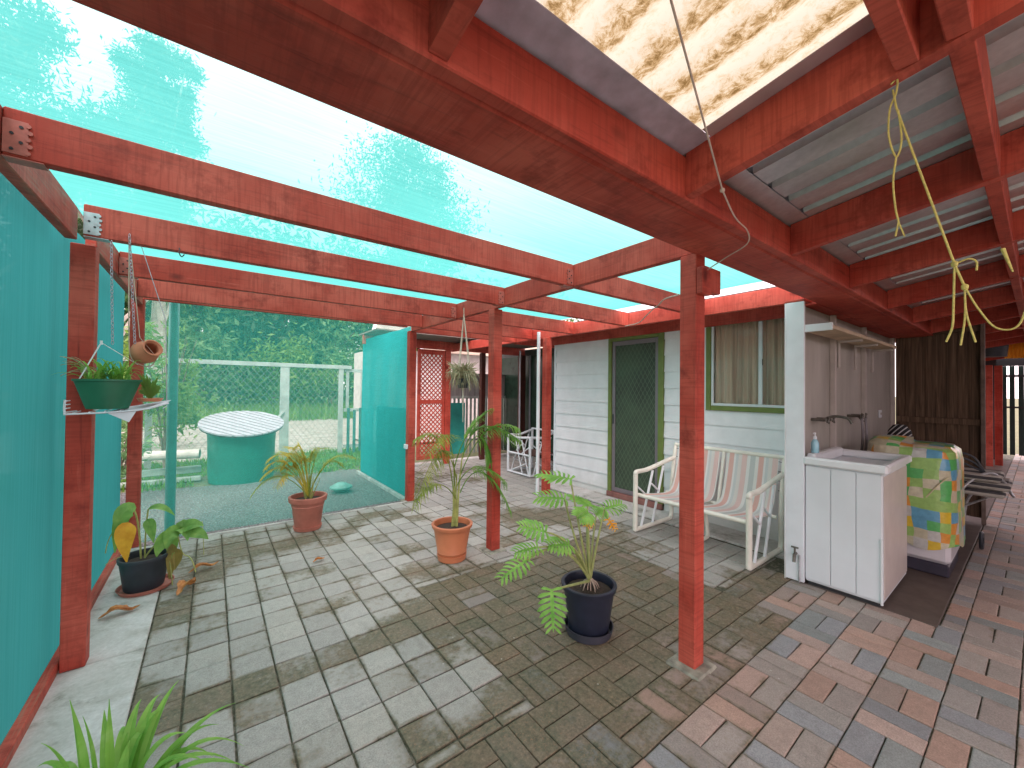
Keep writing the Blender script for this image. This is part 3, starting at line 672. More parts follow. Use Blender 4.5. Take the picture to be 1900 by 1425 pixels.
sh = thing('wall_shelf', 'white edged timber shelf on brackets above the laundry tub', 'shelf', (3.66, 1.1, 1.93))
MB().box(3.632, 5.80, .92, 1.106, 1.925, 1.955, .003).build('shelf_board', simple('raw_pine', (.52, .40, .27), .6, .2), sh)
MB().box(3.612, 3.631, .915, 1.106, 1.912, 1.968, .003).build('end_trim', M_WHITE, sh)
for x in (4.512, 5.05, 5.70):
    m = MB(); m.box(x, x+.03, .935, 1.105, 1.903, 1.924, .002)
    m.tube([(x+.015, 1.10, 1.68), (x+.015, 1.10, 1.90)], .012, 6); m.build('bracket', CREAM, sh)
# laundry tub
TUBW = simple('white_enamel', (.70, .745, .78), .35, .04, 4); TUBP = simple('white_plastic', (.74, .77, .79), .3, .04, 5)
tub = thing('laundry_tub', 'white laundry tub cabinet standing on the slab beside the end board', 'laundry tub', (4.0, .87, 0))
m = MB(); m.box(3.622, 4.40, .645, 1.083, .03, .905, .008)
m.box(3.617, 3.621, .90, .903, .1, .86, .0005); m.box(3.617, 3.621, .79, .792, .05, .86, .0005); m.build('cabinet', TUBW, tub)
for y0, y1 in ((.648, .782), (.786, .925), (.929, 1.08)): MB().box(3.612, 3.6212, y0, y1, .05, .895, .003).build('front_panel', TUBW, tub)
MB().box(3.640, 4.385, .6395, .6445, .06, .885, .002).build('door', simple('cream_door', (.60, .54, .50), .4, .06), tub)
MB().box(3.602, 3.6115, .640, .655, .03, .47, .003).build('edge_strip', TUBP, tub)
m = MB()   # basin rim with a real bowl
for a in ((3.59, 3.66, .615, 1.09), (4.36, 4.43, .615, 1.09)): m.box(a[0], a[1], a[2], a[3], .906, .965, .012)
m.box(3.661, 4.359, .615, .665, .906, .965, .012); m.box(3.661, 4.359, 1.03, 1.09, .906, .985, .012)
m.box(3.661, 4.359, .666, 1.029, .70, .705, .002); m.build('basin', TUBP, tub)
m = MB(); m.box(3.64, 4.39, .66, 1.07, .0, .03, .004); m.build('plinth', DARKHOLE, tub)
# soap bottle
bo = thing('soap_bottle', 'pale blue pump soap bottle on the rim of the tub', 'bottle', (3.75, 1.058, .986))
MB().lathe([(0, 0), (.024, 0), (.026, .01), (.026, .075), (.018, .095), (.009, .105), (0, .105)], (3.75, 1.058, .986), 20).build('bottle_body', simple('pale_blue_plastic', (.35, .62, .72), .2, .05), bo, True)
MB().lathe([(.0, .105), (.012, .105), (.012, .125), (.005, .127), (.005, .15), (0, .15)], (3.75, 1.058, .986), 14).box(3.722, 3.757, 1.052, 1.064, 1.130, 1.142, .003).build('pump', M_WHITE, bo)
# wall taps
BR_ = simple('aged_brass', (.16, .15, .13), .35, .3, 20, metal=.6)
def tapset(x, label, long):
    tp_ = thing('wall_tap', label, 'tap', (x, 1.10, 1.23))
    m = MB(); m.tube([(x, 1.149, 1.23), (x, 1.05, 1.23)], .013, 10); m.tube([(x+.14, 1.149, 1.23), (x+.14, 1.05, 1.23)], .013, 10); m.tube([(x, 1.08, 1.23), (x+.14, 1.08, 1.23)], .012, 10)
    m.tube(smoothline([(x+.07, 1.08, 1.23), (x+.07, 1.02, 1.26), (x+.07, .93, 1.25), (x+.07, .90, 1.21)]) if long else [(x+.07, 1.08, 1.23), (x+.07, 1.04, 1.17)], .011, 10); m.build('body', BR_, tp_, True)
    for dx in (0, .14):
        h = MB()
        for a in (0, 90): h.tube([Vector((x+dx, 1.035, 1.23))+Vector((math.cos(R(a+30)), 0, math.sin(R(a+30))))*.032, Vector((x+dx, 1.035, 1.23))-Vector((math.cos(R(a+30)), 0, math.sin(R(a+30))))*.032], .007, 8)
        h.build('handle', BR_, tp_, True)
    return tp_
tapset(3.98, 'dark brass mixer taps on the cream wall directly above the soap bottle', True)
t2 = tapset(5.0, 'dark brass washing machine taps with grey hoses on the cream wall', False)
MB().tube(smoothline([(5.0, 1.04, 1.21), (5.0, 1.03, 1.05), (4.97, 1.04, .85), (4.93, 1.06, .6)]), .011, 8).tube(smoothline([(5.14, 1.04, 1.21), (5.13, 1.03, 1.0), (5.06, 1.04, .8), (4.99, 1.06, .6)]), .011, 8).build('hose', simple('grey_hose', (.22, .20, .22), .5), t2, True)
so_ = thing('power_outlet', 'small white power outlet on the cream wall near the plank screen', 'power outlet', (6.3, 1.145, 1.21))
MB().box(6.24, 6.36, 1.138, 1.1485, 1.165, 1.255, .003).build('plate', M_WHITE, so_); MB().box(6.285, 6.315, 1.132, 1.1375, 1.20, 1.225, .002).build('switch', CREAM, so_)
# garden tap on the end board
gt = thing('garden_tap', 'small dark garden tap low on the white end board', 'tap', (3.58, 1.13, .2))
m = MB(); m.tube([(3.599, 1.135, .22), (3.555, 1.135, .22)], .010, 8); m.tube([(3.56, 1.135, .22), (3.55, 1.135, .165)], .011, 8); m.tube([(3.57, 1.135, .22), (3.57, 1.135, .27)], .007, 8); m.build('body', BR_, gt, True)
MB().tube([(3.57, 1.112, .272), (3.57, 1.158, .272)], .007, 8).build('handle', BR_, gt, True)
MB().tube([(3.590, 1.112, .01), (3.590, 1.112, .215)], .006, 8).build('riser_pipe', GALV, gt, True)
# washing machine + printed cover
wm = thing('washing_machine', 'white top loading washing machine behind the laundry tub', 'washing machine', (4.92, .66, 0))
MB().box(4.63, 5.22, .43, .93, .10, .97, .03).build('body', simple('machine_white', (.62, .60, .63), .35, .04), wm)
MB().box(4.64, 5.21, .44, .92, .004, .10, .01).build('base', simple('dark_plastic', (.035, .03, .05), .5), wm)
t = NT('printed_plastic'); tcx = t.n('ShaderNodeTexCoord'); mpp = t.n('ShaderNodeMapping'); mpp.inputs['Scale'].default_value = (12.5, 12.5, 12.5); mpp.inputs['Location'].default_value = (.5, .5, .0); t.l(tcx.outputs['Object'], mpp.inputs['Vector'])
dn = t.n('ShaderNodeTexNoise'); dn.inputs['Scale'].default_value = 3.5; t.l(tcx.outputs['Object'], dn.inputs['Vector'])
ad = t.n('ShaderNodeVectorMath', operation='ADD'); t.l(mpp.outputs[0], ad.inputs[0]); sc_ = t.n('ShaderNodeVectorMath', operation='SCALE'); sc_.inputs['Scale'].default_value = .9; t.l(dn.outputs['Color'], sc_.inputs[0]); t.l(sc_.outputs[0], ad.inputs[1])
fl = t.n('ShaderNodeVectorMath', operation='FLOOR'); t.l(ad.outputs[0], fl.inputs[0]); wn = t.n('ShaderNodeTexWhiteNoise'); t.l(fl.outputs[0], wn.inputs['Vector'])
c = t.ramp(wn.outputs['Value'], [(0, (.50, .47, .33)), (.13, (.10, .42, .12)), (.28, (.58, .54, .40)), (.38, (.66, .46, .04)), (.52, (.58, .50, .36)), (.58, (.12, .34, .50)), (.69, (.66, .28, .05)), (.80, (.30, .50, .14)), (.92, (.50, .50, .48))], 'CONSTANT')
c = t.mix(.35, c, t.ramp(t.noise(t.coord(), 30, 4), [(.3, .6), (.7, 1.25)]), 'MULTIPLY')
M_COV = t.done(t.bsdf(c, .28, 0, t.bump(t.noise(t.coord(), 9, 4), .5, .02), .5))
m = MB(); prof = [(.0, 1.055, .86), (.10, 1.05, .93), (.16, 1.0, 1.0), (.2, .9, 1.01), (.2, .6, 1.035), (.2, .34, 1.05)]
ring = []
NB = 64
for zi, (zz, sc2) in enumerate(((1.03, .0), (1.03, .55), (1.02, .86), (.985, .985), (.90, 1.03), (.70, 1.04), (.50, 1.05), (.36, 1.06))):
    for k in range(NB):
        a = 2*math.pi*k/NB; ca, sa = math.cos(a), math.sin(a); e = 5.0
        rr = 1/((abs(ca)**e+abs(sa)**e)**(1/e))
        wob = 1+.012*math.sin(a*9+zi)+.008*math.sin(a*17+zi*2)
        zt = zz + (.028*math.sin(a*5)-.13 if zi == 7 else 0) + (.05*(1-sc2)*0) + (.045*max(0, sa)*(1 if zi < 4 else .3))
        m.v.append((4.925+ca*rr*.315*sc2*wob, .675+sa*rr*.27*sc2*wob, zt))
for zi in range(7):
    for k in range(NB): m.f.append((zi*NB+k, zi*NB+(k+1) % NB, (zi+1)*NB+(k+1) % NB, (zi+1)*NB+k))
cv = m.build('machine_cover', M_COV, None, True); tag(cv, 'green orange and blue printed cover draped over the washing machine', 'cover')
tag(MB().tube(smoothline([(4.60, .56, .62), (4.595, .50, .72), (4.60, .44, .80)]), .005, 6).build('cover_string', simple('pale_string', (.6, .55, .35), .8)), 'thin pale string tied across the printed cover', 'string')
# plank screen
ps = thing('plank_screen', 'dark brown vertical plank screen at the end of the laundry', 'fence', (6.95, .8, 0))
t = NT('dark_planks'); gv = t.coord((30, 30, 1.4)); n = t.noise(gv, 1.2, 5, .6, .6); c = t.ramp(n, [(.3, (.045, .028, .017)), (.55, (.12, .075, .045)), (.8, (.22, .15, .10))]); M_PLK = t.done(t.bsdf(c, .85, 0, t.bump(n, .5, .005)))
m = MB(); y = .41; k = 0
while y < 1.10: m.box(6.95+.006*(k % 2), 6.975+.006*(k % 2), y+.0004, y+.0876, .06, 2.26, .003); y += .088; k += 1
m.build('plank', M_PLK, ps)
for z in (1.10, 2.17): MB().box(6.905, 6.9495, .41, 1.105, z, z+.07, .003).build('rail', M_PLK, ps)
MB().box(6.87, 6.9495, .375, .408, .0, 2.28, .004).build('end_post', simple('grey_brown_post', (.16, .12, .10), .85, .3, 10), ps)

# ================================================================== PIPES, BENCHES
DP = simple('white_pvc', (.78, .80, .83), .35, .05)
dp = thing('downpipe', 'white round downpipe in front of the far red post', 'downpipe', (3.66, 4.22, 0))
MB().tube([(3.655, 4.235, 0), (3.655, 4.235, 2.26)], .024, 16).build('pipe', DP, dp, True); MB().tube([(3.655, 4.235, .68), (3.70, 4.24, .68)], .012, 8).build('clip', DP, dp)
def smp(pts, r=.021): return MB().tube(pts, r, 12)
def stripes(name, stops):
    t = NT(name); tx = t.n('ShaderNodeTexCoord'); s_ = t.n('ShaderNodeSeparateXYZ'); t.l(tx.outputs['Object'], s_.inputs[0])
    fr_ = t.math('FRACT', t.math('MULTIPLY', t.math('ADD', s_.outputs[1], .02), 1/.27))
    c = t.ramp(fr_, stops, 'CONSTANT'); c = t.mix(.25, c, t.ramp(t.noise(t.coord((1, 30, 30)), 6, 4), [(.3, .85), (.7, 1.1)]), 'MULTIPLY')
    b = t.bsdf(c, .8); l = t.n('ShaderNodeBsdfTranslucent'); t.l(c, l.inputs['Color']); mm = t.n('ShaderNodeMixShader'); mm.inputs[0].default_value = .2; t.l(b.outputs[0], mm.inputs[1]); t.l(l.outputs[0], mm.inputs[2]); return t.done(mm)
M_STR = stripes('striped_sling', [(0, (.78, .48, .42)), (.16, (.80, .78, .74)), (.27, (.58, .60, .58)), (.44, (.82, .80, .77)), (.55, (.80, .58, .54)), (.72, (.76, .72, .68)), (.84, (.66, .67, .66)), (.93, (.82, .80, .78))])
PVC = simple('yellowed_pvc', (.80, .77, .68), .4, .12, 6)
def glider(x0, y0, y1, label, fold=None):
    b = thing('garden_bench', label, 'bench', (x0+.3, (y0+y1)/2, 0))
    for y in (y0, y1):
        MB().tube(smoothline([(x0+.30, y, .565), (x0, y, .60), (x0+.001, y, .59)], 3), .022, 12)
        m = MB(); m.tube([(x0, y, .02), (x0, y, .585)], .024, 12); m.tube(smoothline([(x0, y, .585), (x0+.02, y, .615), (x0+.2, y, .62), (x0+.52, y, .67), (x0+.72, y, .70)]), .023, 12)
        m.tube([(x0, y, .026), (x0+.64, y, .026)], .022, 12); m.tube(smoothline([(x0+.64, y, .026), (x0+.67, y, .10), (x0+.66, y, .30), (x0+.72, y, .70), (x0+.76, y, .86)]), .022, 12)
        m.build('side_frame', PVC, b, True)
        for k in (0, 1):
            MB().tube([(x0+.10+.20*k, y, .04), (x0+.30+.20*k, y, .60+.03*k)], .013, 8).build('strut', DP, b, True)
        MB().tube([(x0+.02, y, .47), (x0+.22, y, .33)], .010, 8).tube([(x0+.28, y, .46), (x0+.42, y, .36)], .010, 8).build('brace', DP, b, True)
    ym = (y0+y1)/2
    m = MB(); m.tube([(x0+.05, y0, .375), (x0+.05, y1, .375)], .020, 12); m.tube([(x0+.56, y0, .33), (x0+.56, y1, .33)], .018, 12); m.tube([(x0+.75, y0, .845), (x0+.75, y1, .845)], .020, 12)
    m.tube(smoothline([(x0+.05, ym, .36), (x0+.56, ym, .31), (x0+.66, ym, .5), (x0+.74, ym, .83)]), .017, 10); m.tube(smoothline([(x0+.35, ym, .33), (x0+.40, ym, .08), (x0+.38, ym, .03), (x0+.12, ym, .03)]), .018, 10)
    m.build('seat_frame', PVC, b, True)
    for a, c_ in ((y0+.045, ym-.035), (ym+.035, y1-.045)):
        m = MB(); N = 14
        prof = smoothline([(x0+.05, 0, .40), (x0+.25, 0, .372), (x0+.48, 0, .352), (x0+.60, 0, .40), (x0+.68, 0, .6), (x0+.745, 0, .868)], 4)
        for p_ in prof:
            for j in range(N+1):
                yy = a + (c_-a)*j/N; sg = .012*math.sin(math.pi*j/N); m.v.append((p_.x+sg*.4, yy, p_.z-sg))
        for i in range(len(prof)-1):
            for j in range(N): q_ = i*(N+1)+j; m.f.append((q_, q_+1, q_+N+2, q_+N+1))
        m.build('sling', M_STR, b, True)
        for k in range(4): MB().tube([(x0+.735, (a-.03) if a < ym else (c_+.03), .80-.09*k), (x0+.735, a+.005 if a < ym else c_-.005, .805-.09*k)], .003, 5).build('lacing', DARKHOLE, b)
    return b
glider(3.50, 1.43, 2.515, 'white tube garden bench with pink and grey striped slings by the window')
# end of a second one on the rear verandah
def chair_end():
    b = thing('garden_chair', 'white tube garden chair half hidden behind the white downpipe', 'chair', (4.5, 5.5, 0))
    for y in (5.06, 5.66):
        m = MB(); x0, x1 = 4.20, 4.75
        m.tube([(x0, y, .02), (x0, y, .66)], .022, 10); m.tube([(x1, y, .02), (x1, y, .75)], .022, 10); m.tube([(x0, y, .66), (x0+.25, y, .64), (x1, y, .72)], .020, 10); m.tube([(x0, y, .03), (x1, y, .03)], .018, 10); m.build('side_frame', DP, b, True)
        m = MB()
        for p_, q_ in (((.08, .05), (.28, .62)), ((.26, .05), (.46, .64)), ((.03, .55), (.24, .40)), ((.22, .58), (.40, .42)), ((.12, .24), (.50, .06)), ((.3, .28), (.52, .15))): m.tube([(x0+p_[0], y, p_[1]), (x0+q_[0], y, q_[1])], .010, 8)
        m.build('strut', DP, b, True)
    m = MB()
    for x, z in ((4.75, .33), (4.75, .74)): MB().tube([(x, 5.06, z), (x, 5.66, z)], .016, 8).build('cross_bar', DP, b, True)
    for x, z in ((4.20, .36), (4.20, .03)): m.tube([(x, 5.06, z), (x, 5.66, z)], .016, 8)
    for p_, q_ in (((5.10, .05), (5.28, .60)), ((5.26, .05), (5.46, .62)), ((5.08, .50), (5.30, .36)), ((5.25, .55), (5.42, .42)), ((5.16, .22), (5.55, .06))): m.tube([(4.20, p_[0], p_[1]), (4.20, q_[0], q_[1])], .010, 8)
    m.tube([(4.20, 5.06, .66), (4.20, 5.36, .63), (4.20, 5.66, .66)], .02, 10)
    m.build('front_frame', DP, b, True)
    MB().box(4.22, 4.74, 5.08, 5.64, .345, .36, .004).build('seat', simple('brown_sling', (.10, .05, .04), .8), b)
chair_end()
tag(MB().tube([(4.75, 6.05, .3), (4.75, 6.05, 2.2)], .016, 8).build('thin_pipe', simple('pale_lilac_pipe', (.52, .48, .52), .5)), 'thin pale pipe standing in front of the dark sliding door', 'pipe')
# green steel post outside the rear cloth
gp = thing('steel_post', 'round grey green steel post standing behind the rear cloth', 'post', (-.30, 5.12, 0))
MB().tube([(-.30, 5.12, -.02), (-.30, 5.12, 2.34)], .041, 20).build('tube', simple('green_steel', (.13, .30, .30), .35, .15, 5, metal=.2), gp, True)
sb = thing('sensor_box', 'small white box fixed to the rear corner post', 'box', (2.0, 4.90, .68))
MB().box(1.99, 2.019, 4.862, 4.945, .675, .735, .006).build('case', M_WHITE, sb)

# ================================================================== POTS AND PLANTS
def pot(par, c, r0, r1, h, mat, rim=.014, rimh=.035, soil=True, n=40, rings=()):
    pr_ = [(0, .0), (r0, .0), (r0+.002, .006)]
    for zz in rings: pr_ += [(r0+(r1-r0)*(zz-.006)/h, zz-.006), (r0+(r1-r0)*zz/h+.004, zz), (r0+(r1-r0)*(zz+.006)/h, zz+.006)]
    pr_ += [(r1, h-rimh), (r1+rim*.7, h-rimh+.002), (r1+rim, h-.004), (r1+rim*.8, h), (r1-.004, h), (r1-.010, h-.02), (r0+(r1-r0)*.75, h-.06)]
    o = MB().lathe(pr_, c, n).build('pot', mat, par, True)
    if soil:
        m = MB(); 
        m.lathe([(r1-.014, h-.045), (r1*.6, h-.036), (.001, h-.03)], c, 24); m.build('soil', M_DIRT, par)
    return o
M_DIRT = simple('potting_soil', (.045, .03, .022), .95, .6, 60, bump=.8, bscale=90)
TERRA = simple('orange_plastic_pot', (.58, .19, .09), .45, .12, 6)
TERRA2 = simple('weathered_terracotta', (.44, .15, .11), .6, .25, 7, bump=.1)
BLK = simple('black_plastic_pot', (.018, .022, .042), .42, .3, 9)
BLK2 = simple('charcoal_plastic_pot', (.025, .032, .042), .5, .3, 9)
def saucer(par, c, r, h, mat): return MB().lathe([(0, .0), (r*.9, 0), (r, h), (r-.006, h), (r*.88, .006), (0, .006)], c, 36).build('saucer', mat, par, True)
def frond(m, p0, p1, p2, nl=26, ll=.16, w=.007, droop=.06, start=.15, asym=0):
    nl = int(nl*1.45); ll *= 1.2
    w *= asym or 1
    pts = bez(p0, p1, p2, 24); m.tube(pts, [.005-.0035*i/24 for i in range(25)], 5)
    for i in range(nl):
        f_ = start + (1-start)*i/nl; k = min(23, int(f_*24)); p = pts[k].lerp(pts[k+1], f_*24-k); d = (pts[k+1]-pts[k]).normalized()
        sdv = d.cross(Vector((0, 0, 1))); 
        if sdv.length < .1: sdv = d.cross(Vector((1, 0, 0)))
        sdv.normalize()
        L = ll*math.sin(math.pi*(.12+.86*f_))**.7*random.uniform(.85, 1.1)
        for sg in (-1, 1):
            tip = p + sdv*sg*L*.9 + d*L*random.uniform(.25, .6) + Vector((0, 0, -droop*random.uniform(.2, 1.3)))
            mid_ = p + sdv*sg*L*.42 + d*L*.28 + Vector((0, 0, .012))
            q_ = bez(p, mid_, tip, 4); m.ribbon(q_, [w*.3, w*.55, w*.5, w*.3, .0004], (0, 0, 1), .25)
# palm in orange pot
pc = (1.667, 3.04, .006)
pt = thing('potted_palm', 'young green palm in a bright orange pot beside the centre post', 'potted plant', pc)
pot(pt, pc, .112, .158, .30, TERRA, .018, .03, rings=(.07,))
MB().lathe([(.0, 0), (.118, 0), (.126, .045), (.12, .045), (.0, .01)], pc, 36).build('saucer', TERRA, pt, True)
st = MB()
base = Vector((1.69, 3.04, .27))
for dx, dy, tx_, ty, tz in ((0, 0, 1.70, 3.03, .72), (.02, .01, 1.74, 3.05, .62), (-.02, 0, 1.66, 3.02, .60), (.012, -.015, 1.75, 3.02, .9), (-.008, .012, 1.69, 3.06, .80)):
    st.tube([base+Vector((dx, dy, 0)), Vector(((1.69+tx_)/2, (3.04+ty)/2, .27+(tz-.27)*.5)), Vector((tx_, ty, tz))], [.012, .009, .005], 7)
st.build('stem', L_STEM, pt, True)
m = MB()
frond(m, (1.70, 3.03, .66), (1.55, 3.0, 1.28), (1.28, 2.95, .50), 34, .17, .007, .07, .30)
frond(m, (1.66, 3.02, .60), (1.56, 2.98, 1.22), (1.33, 3.10, 1.02), 26, .16, .007, .05, .40)
frond(m, (1.68, 3.03, .62), (1.60, 2.94, 1.34), (1.36, 2.88, .92), 26, .16, .007, .06, .35)
frond(m, (1.70, 3.03, .5), (1.50, 2.97, .80), (1.30, 2.98, .56), 22, .10, .006, .04, .45)
m.build('fronds', leafmat('palm_leaves_mixed', (.14, .26, .03), (.36, .42, .07), (.55, .46, .10), .4, 9), pt)
m = MB()
frond(m, (1.75, 3.02, .85), (1.82, 2.99, 1.32), (2.26, 2.86, .98), 32, .20, .008, .10, .25)
frond(m, (1.69, 3.05, .78), (1.76, 3.0, 1.15), (2.02, 2.96, 1.28), 20, .14, .008, .03, .35)
frond(m, (1.74, 3.04, .55), (1.90, 2.98, .98), (2.18, 2.88, .34), 30, .15, .006, .07, .30)
frond(m, (1.75, 3.0, .9), (1.93, 2.98, 1.22), (1.96, 2.90, .80), 20, .12, .010, .12, .45)
frond(m, (1.74, 3.04, .7), (1.90, 2.90, 1.28), (2.20, 2.80, 1.10), 24, .17, .008, .10, .3)
frond(m, (1.70, 3.04, .6), (1.80, 2.92, .95), (2.10, 2.84, .62), 24, .13, .006, .08, .35)
m.build('fronds', L_PALM, pt)
# yellowing palm in terracotta pot, on the rear edge of the paving
pc = (.815, 4.54, .006)
pt = thing('potted_palm', 'small yellowing palm in a faded terracotta pot at the rear edge of the paving', 'potted plant', pc)
pot(pt, pc, .115, .162, .335, TERRA2, .020, .05, rings=(.24,))
MB().lathe([(.0, 0), (.125, 0), (.135, .035), (.13, .035), (.0, .01)], pc, 36).build('saucer', TERRA2, pt, True)
m = MB()
for k in range(13):
    a = random.uniform(0, 6.28); rr = random.uniform(.04, .12); m.tube([(.815+.03*math.cos(a), 4.54+.03*math.sin(a), .30), (.815+rr*math.cos(a), 4.54+rr*math.sin(a)-.02, .30+random.uniform(.15, .26))], [.006, .003], 5)
m.build('stem', L_STEM, pt)
m = MB(); rim = Vector((.815, 4.54, .33))
for ax, az, hx, hz, ll in ((-.42, .20, -.22, .52, .13), (-.36, .38, -.16, .62, .15), (-.25, .30, -.12, .55, .15), (-.30, .14, -.2, .42, .12), (-.12, .50, -.05, .62, .13), (-.17, .22, -.16, .50, .14), (-.30, .44, -.10, .60, .14), (-.22, .52, -.10, .60, .12), (-.38, .30, -.22, .56, .14), (-.08, .36, -.02, .5, .12)):
    frond(m, rim, rim+Vector((hx, -.03, hz)), rim+Vector((ax, random.uniform(-.18, .10), az)), 20, ll*1.15, .0055, .025, .38)
m.build('fronds', L_PALMY, pt)
m = MB()
for ax, az, hx, hz, ll in ((.44, .36, .18, .52, .12), (.34, .26, .16, .50, .12), (.16, .46, .05, .55, .12), (.05, .42, .0, .55, .12), (-.5, .05, -.3, .45, .08)):
    frond(m, rim, rim+Vector((hx, -.02, hz)), rim+Vector((ax, random.uniform(-.16, .12), az)), 20, ll*1.15, .005, .02, .4)
m.build('fronds', leafmat('yellow_green_leaves', (.22, .34, .05), (.42, .46, .08), (.6, .5, .1), .4, 14), pt)
# lobed-leaf plant in the black pot
pc = (1.835, 1.645, .004)
pt = thing('potted_philodendron', 'lobed leaf plant in a large black pot on the mossy bricks', 'potted plant', pc)
saucer(pt, pc, .148, .05, simple('grey_saucer', (.05, .05, .07), .5, .2)); pot(pt, (pc[0], pc[1], .012), .115, .150, .285, BLK, .016, .03)
m = MB(); bx = Vector((pc[0]+.01, pc[1], .30))
for k in range(16):
    a = k*.4+random.uniform(-.1, .1); rr = random.uniform(.045, .075); m.tube(smoothline([bx+Vector((.01*math.cos(a), .01*math.sin(a), .015)), bx+Vector((rr*.7*math.cos(a), rr*.7*math.sin(a), -.008)), bx+Vector((rr*math.cos(a), rr*math.sin(a), -.045))], 3), .0032, 5)
m.build('aerial_roots', simple('pale_roots', (.42, .32, .26), .8, .3, 30), pt)
def lobed(m, p, d, nrm, L=.2, W=.11, n=8):
    """one leaf cut to the midrib into finger lobes"""
    d = Vector(d).normalized(); nrm = Vector(nrm).normalized(); sd = d.cross(nrm).normalized(); p = Vector(p)
    rib = [p + d*L*t_ + nrm*(-.10*L*t_*t_) for t_ in [i/6 for i in range(7)]]
    m.ribbon(rib, [.006, .008, .009, .008, .008, .006, .001], nrm, .1)
    for i in range(n):
        t_ = -.05 + .92*i/(n-1); b = p + d*L*max(t_, 0) + nrm*(-.10*L*t_*t_)
        ln_ = W*(1.0-.45*abs(t_-.35)/.6)*random.uniform(.9, 1.1)
        for sg in (-1, 1):
            dir_ = (sd*sg*(1.0) + d*(.15+.9*t_-.35*(i == 0)) + nrm*.12).normalized()
            e = b + dir_*ln_ + nrm*(-.25*ln_)
            q_ = bez(b, b+dir_*ln_*.55+nrm*.01, e, 5); wv_ = ln_*.11; m.ribbon(q_, [wv_*.9, wv_*.75, wv_, wv_*1.15, wv_*.9, .0005], nrm, .2)
stems = [((1.60, 1.60, .43), (1.70, 1.62, .52), (-1, -.2, .05), (.2, 0, 1), .21, .10),
         ((1.33, 1.62, .56), (1.62, 1.63, .66), (-1, 0, -.25), (-.15, -.3, 1), .18, .075),
         ((1.46, 1.62, .68), (1.66, 1.62, .62), (-.7, .3, .25), (-.2, -.5, .9), .16, .085),
         ((1.42, 1.64, .60), (1.62, 1.60, .60), (-1, .2, .0), (0, -.4, 1), .14, .075),
         ((1.78, 1.75, .90), (1.80, 1.70, .62), (-.5, .8, .15), (.1, -.6, .8), .20, .10),
         ((1.86, 1.68, .74), (1.84, 1.68, .60), (.2, .9, .2), (0, -.7, .7), .15, .09),
         ((1.80, 1.62, .72), (1.82, 1.64, .55), (-.9, -.3, .1), (0, -.6, .8), .14, .085),
         ((1.92, 1.60, .73), (1.88, 1.62, .55), (.8, -.2, .15), (.1, -.5, .9), .15, .085),
         ((1.70, 1.72, .80), (1.74, 1.70, .60), (-.8, .5, .1), (0, -.6, .8), .17, .09), ((1.96, 1.70, .66), (1.90, 1.68, .52), (.9, .3, .0), (.1, -.6, .8), .15, .08), ((1.62, 1.60, .58), (1.72, 1.60, .52), (-.9, .1, .2), (-.1, -.5, .85), .15, .08),
         ((1.36, 1.46, .46), (1.55, 1.50, .42), (-.5, -.6, -.5), (-.5, -.5, .7), .19, .085)]
lf = MB(); sm_ = MB()
for tip, ctl, d_, nr, L_, W_ in stems[1:]:
    sm_.tube(bez(bx, ctl, tip, 8), [.008-.0004*i for i in range(9)], 7); lobed(lf, tip, d_, nr, L_, W_)
sm_.build('stem', simple('olive_stem', (.34, .38, .14), .5, .2, 20), pt, True); lf.build('leaves', L_PHIL, pt)
m = MB(); lobed(m, (1.78, 1.60, .70), (-.6, -.4, -.3), (0, -.6, .7), .07, .05, 5); lobed(m, (1.93, 1.58, .67), (.1, -.6, -.5), (0, -.8, .5), .07, .05, 5); tag(m.build('leaves', L_YEL, pt), 'small yellowed leaves')
# wilting plant at left
pc = (-.358, 3.86, .02)
pt = thing('potted_taro', 'wilting plant with one orange leaf in a black pot against the teal wall', 'potted plant', pc)
saucer(pt, (pc[0]+.01, pc[1], .008), .158, .028, TERRA2); pot(pt, (pc[0], pc[1], .02), .108, .135, .225, BLK2, .010, .03)
def blade(m, p0, p1, p2, w, nrm=(0, -1, .4), fold=.3, n=10):
    pts = bez(p0, p1, p2, n); ws = [w*max(.02, math.sin(math.pi*(.04+.94*(i/n)**.75))) for i in range(n+1)]; m.ribbon(pts, ws, nrm, fold)
X = lambda dx, z, dy=0: (pc[0]+dx, pc[1]+dy, z)
m = MB()
m.tube(bez(X(-.02, .22), X(-.03, .48), X(-.06, .58, -.02), 8), .006, 6); m.tube(bez(X(0, .22), X(.0, .45), X(.015, .57, -.02), 8), .005, 6); m.tube(bez(X(.0, .22), X(.10, .40), X(.20, .36), 8), .006, 6)
m.tube(bez(X(.1, .32, -.03), X(.14, .25, -.05), X(.16, .02, -.10), 6), .004, 5); m.tube(bez(X(.18, .36), X(.20, .2, -.06), X(.235, .20, -.06), 6), .004, 5); m.tube(bez(X(.235, .20, -.06), X(.27, .19, -.08), X(.29, .08, -.10), 6), .004, 5)
m.tube(bez(X(-.1, .50), X(-.19, .46), X(-.20, .30), 7), .003, 5); m.tube(bez(X(-.08, .25), X(-.15, .27), X(-.20, .22), 6), .002, 5); m.tube(bez(X(.32, .42), X(.33, .32), X(.335, .18, -.05), 6), .0025, 5)
m.build('stem', L_STEM, pt, True)
m = MB()
blade(m, X(-.05, .585, -.02), X(-.12, .62, -.04), X(-.145, .42, -.05), .055); blade(m, X(-.08, .56, -.01), X(-.14, .55, -.03), X(-.15, .30, -.03), .04); blade(m, X(.015, .57, -.02), X(.09, .60, -.03), X(.16, .50, -.03), .03, (0, -.5, 1))
blade(m, X(.01, .50, -.03), X(.03, .48, -.05), X(.05, .33, -.05), .035); blade(m, X(.17, .38, -.02), X(.08, .36, -.07), X(.07, .24, -.09), .05, (.3, -1, .3)); blade(m, X(.20, .37), X(.13, .42, -.06), X(.12, .29, -.10), .05, (.2, -1, .3))
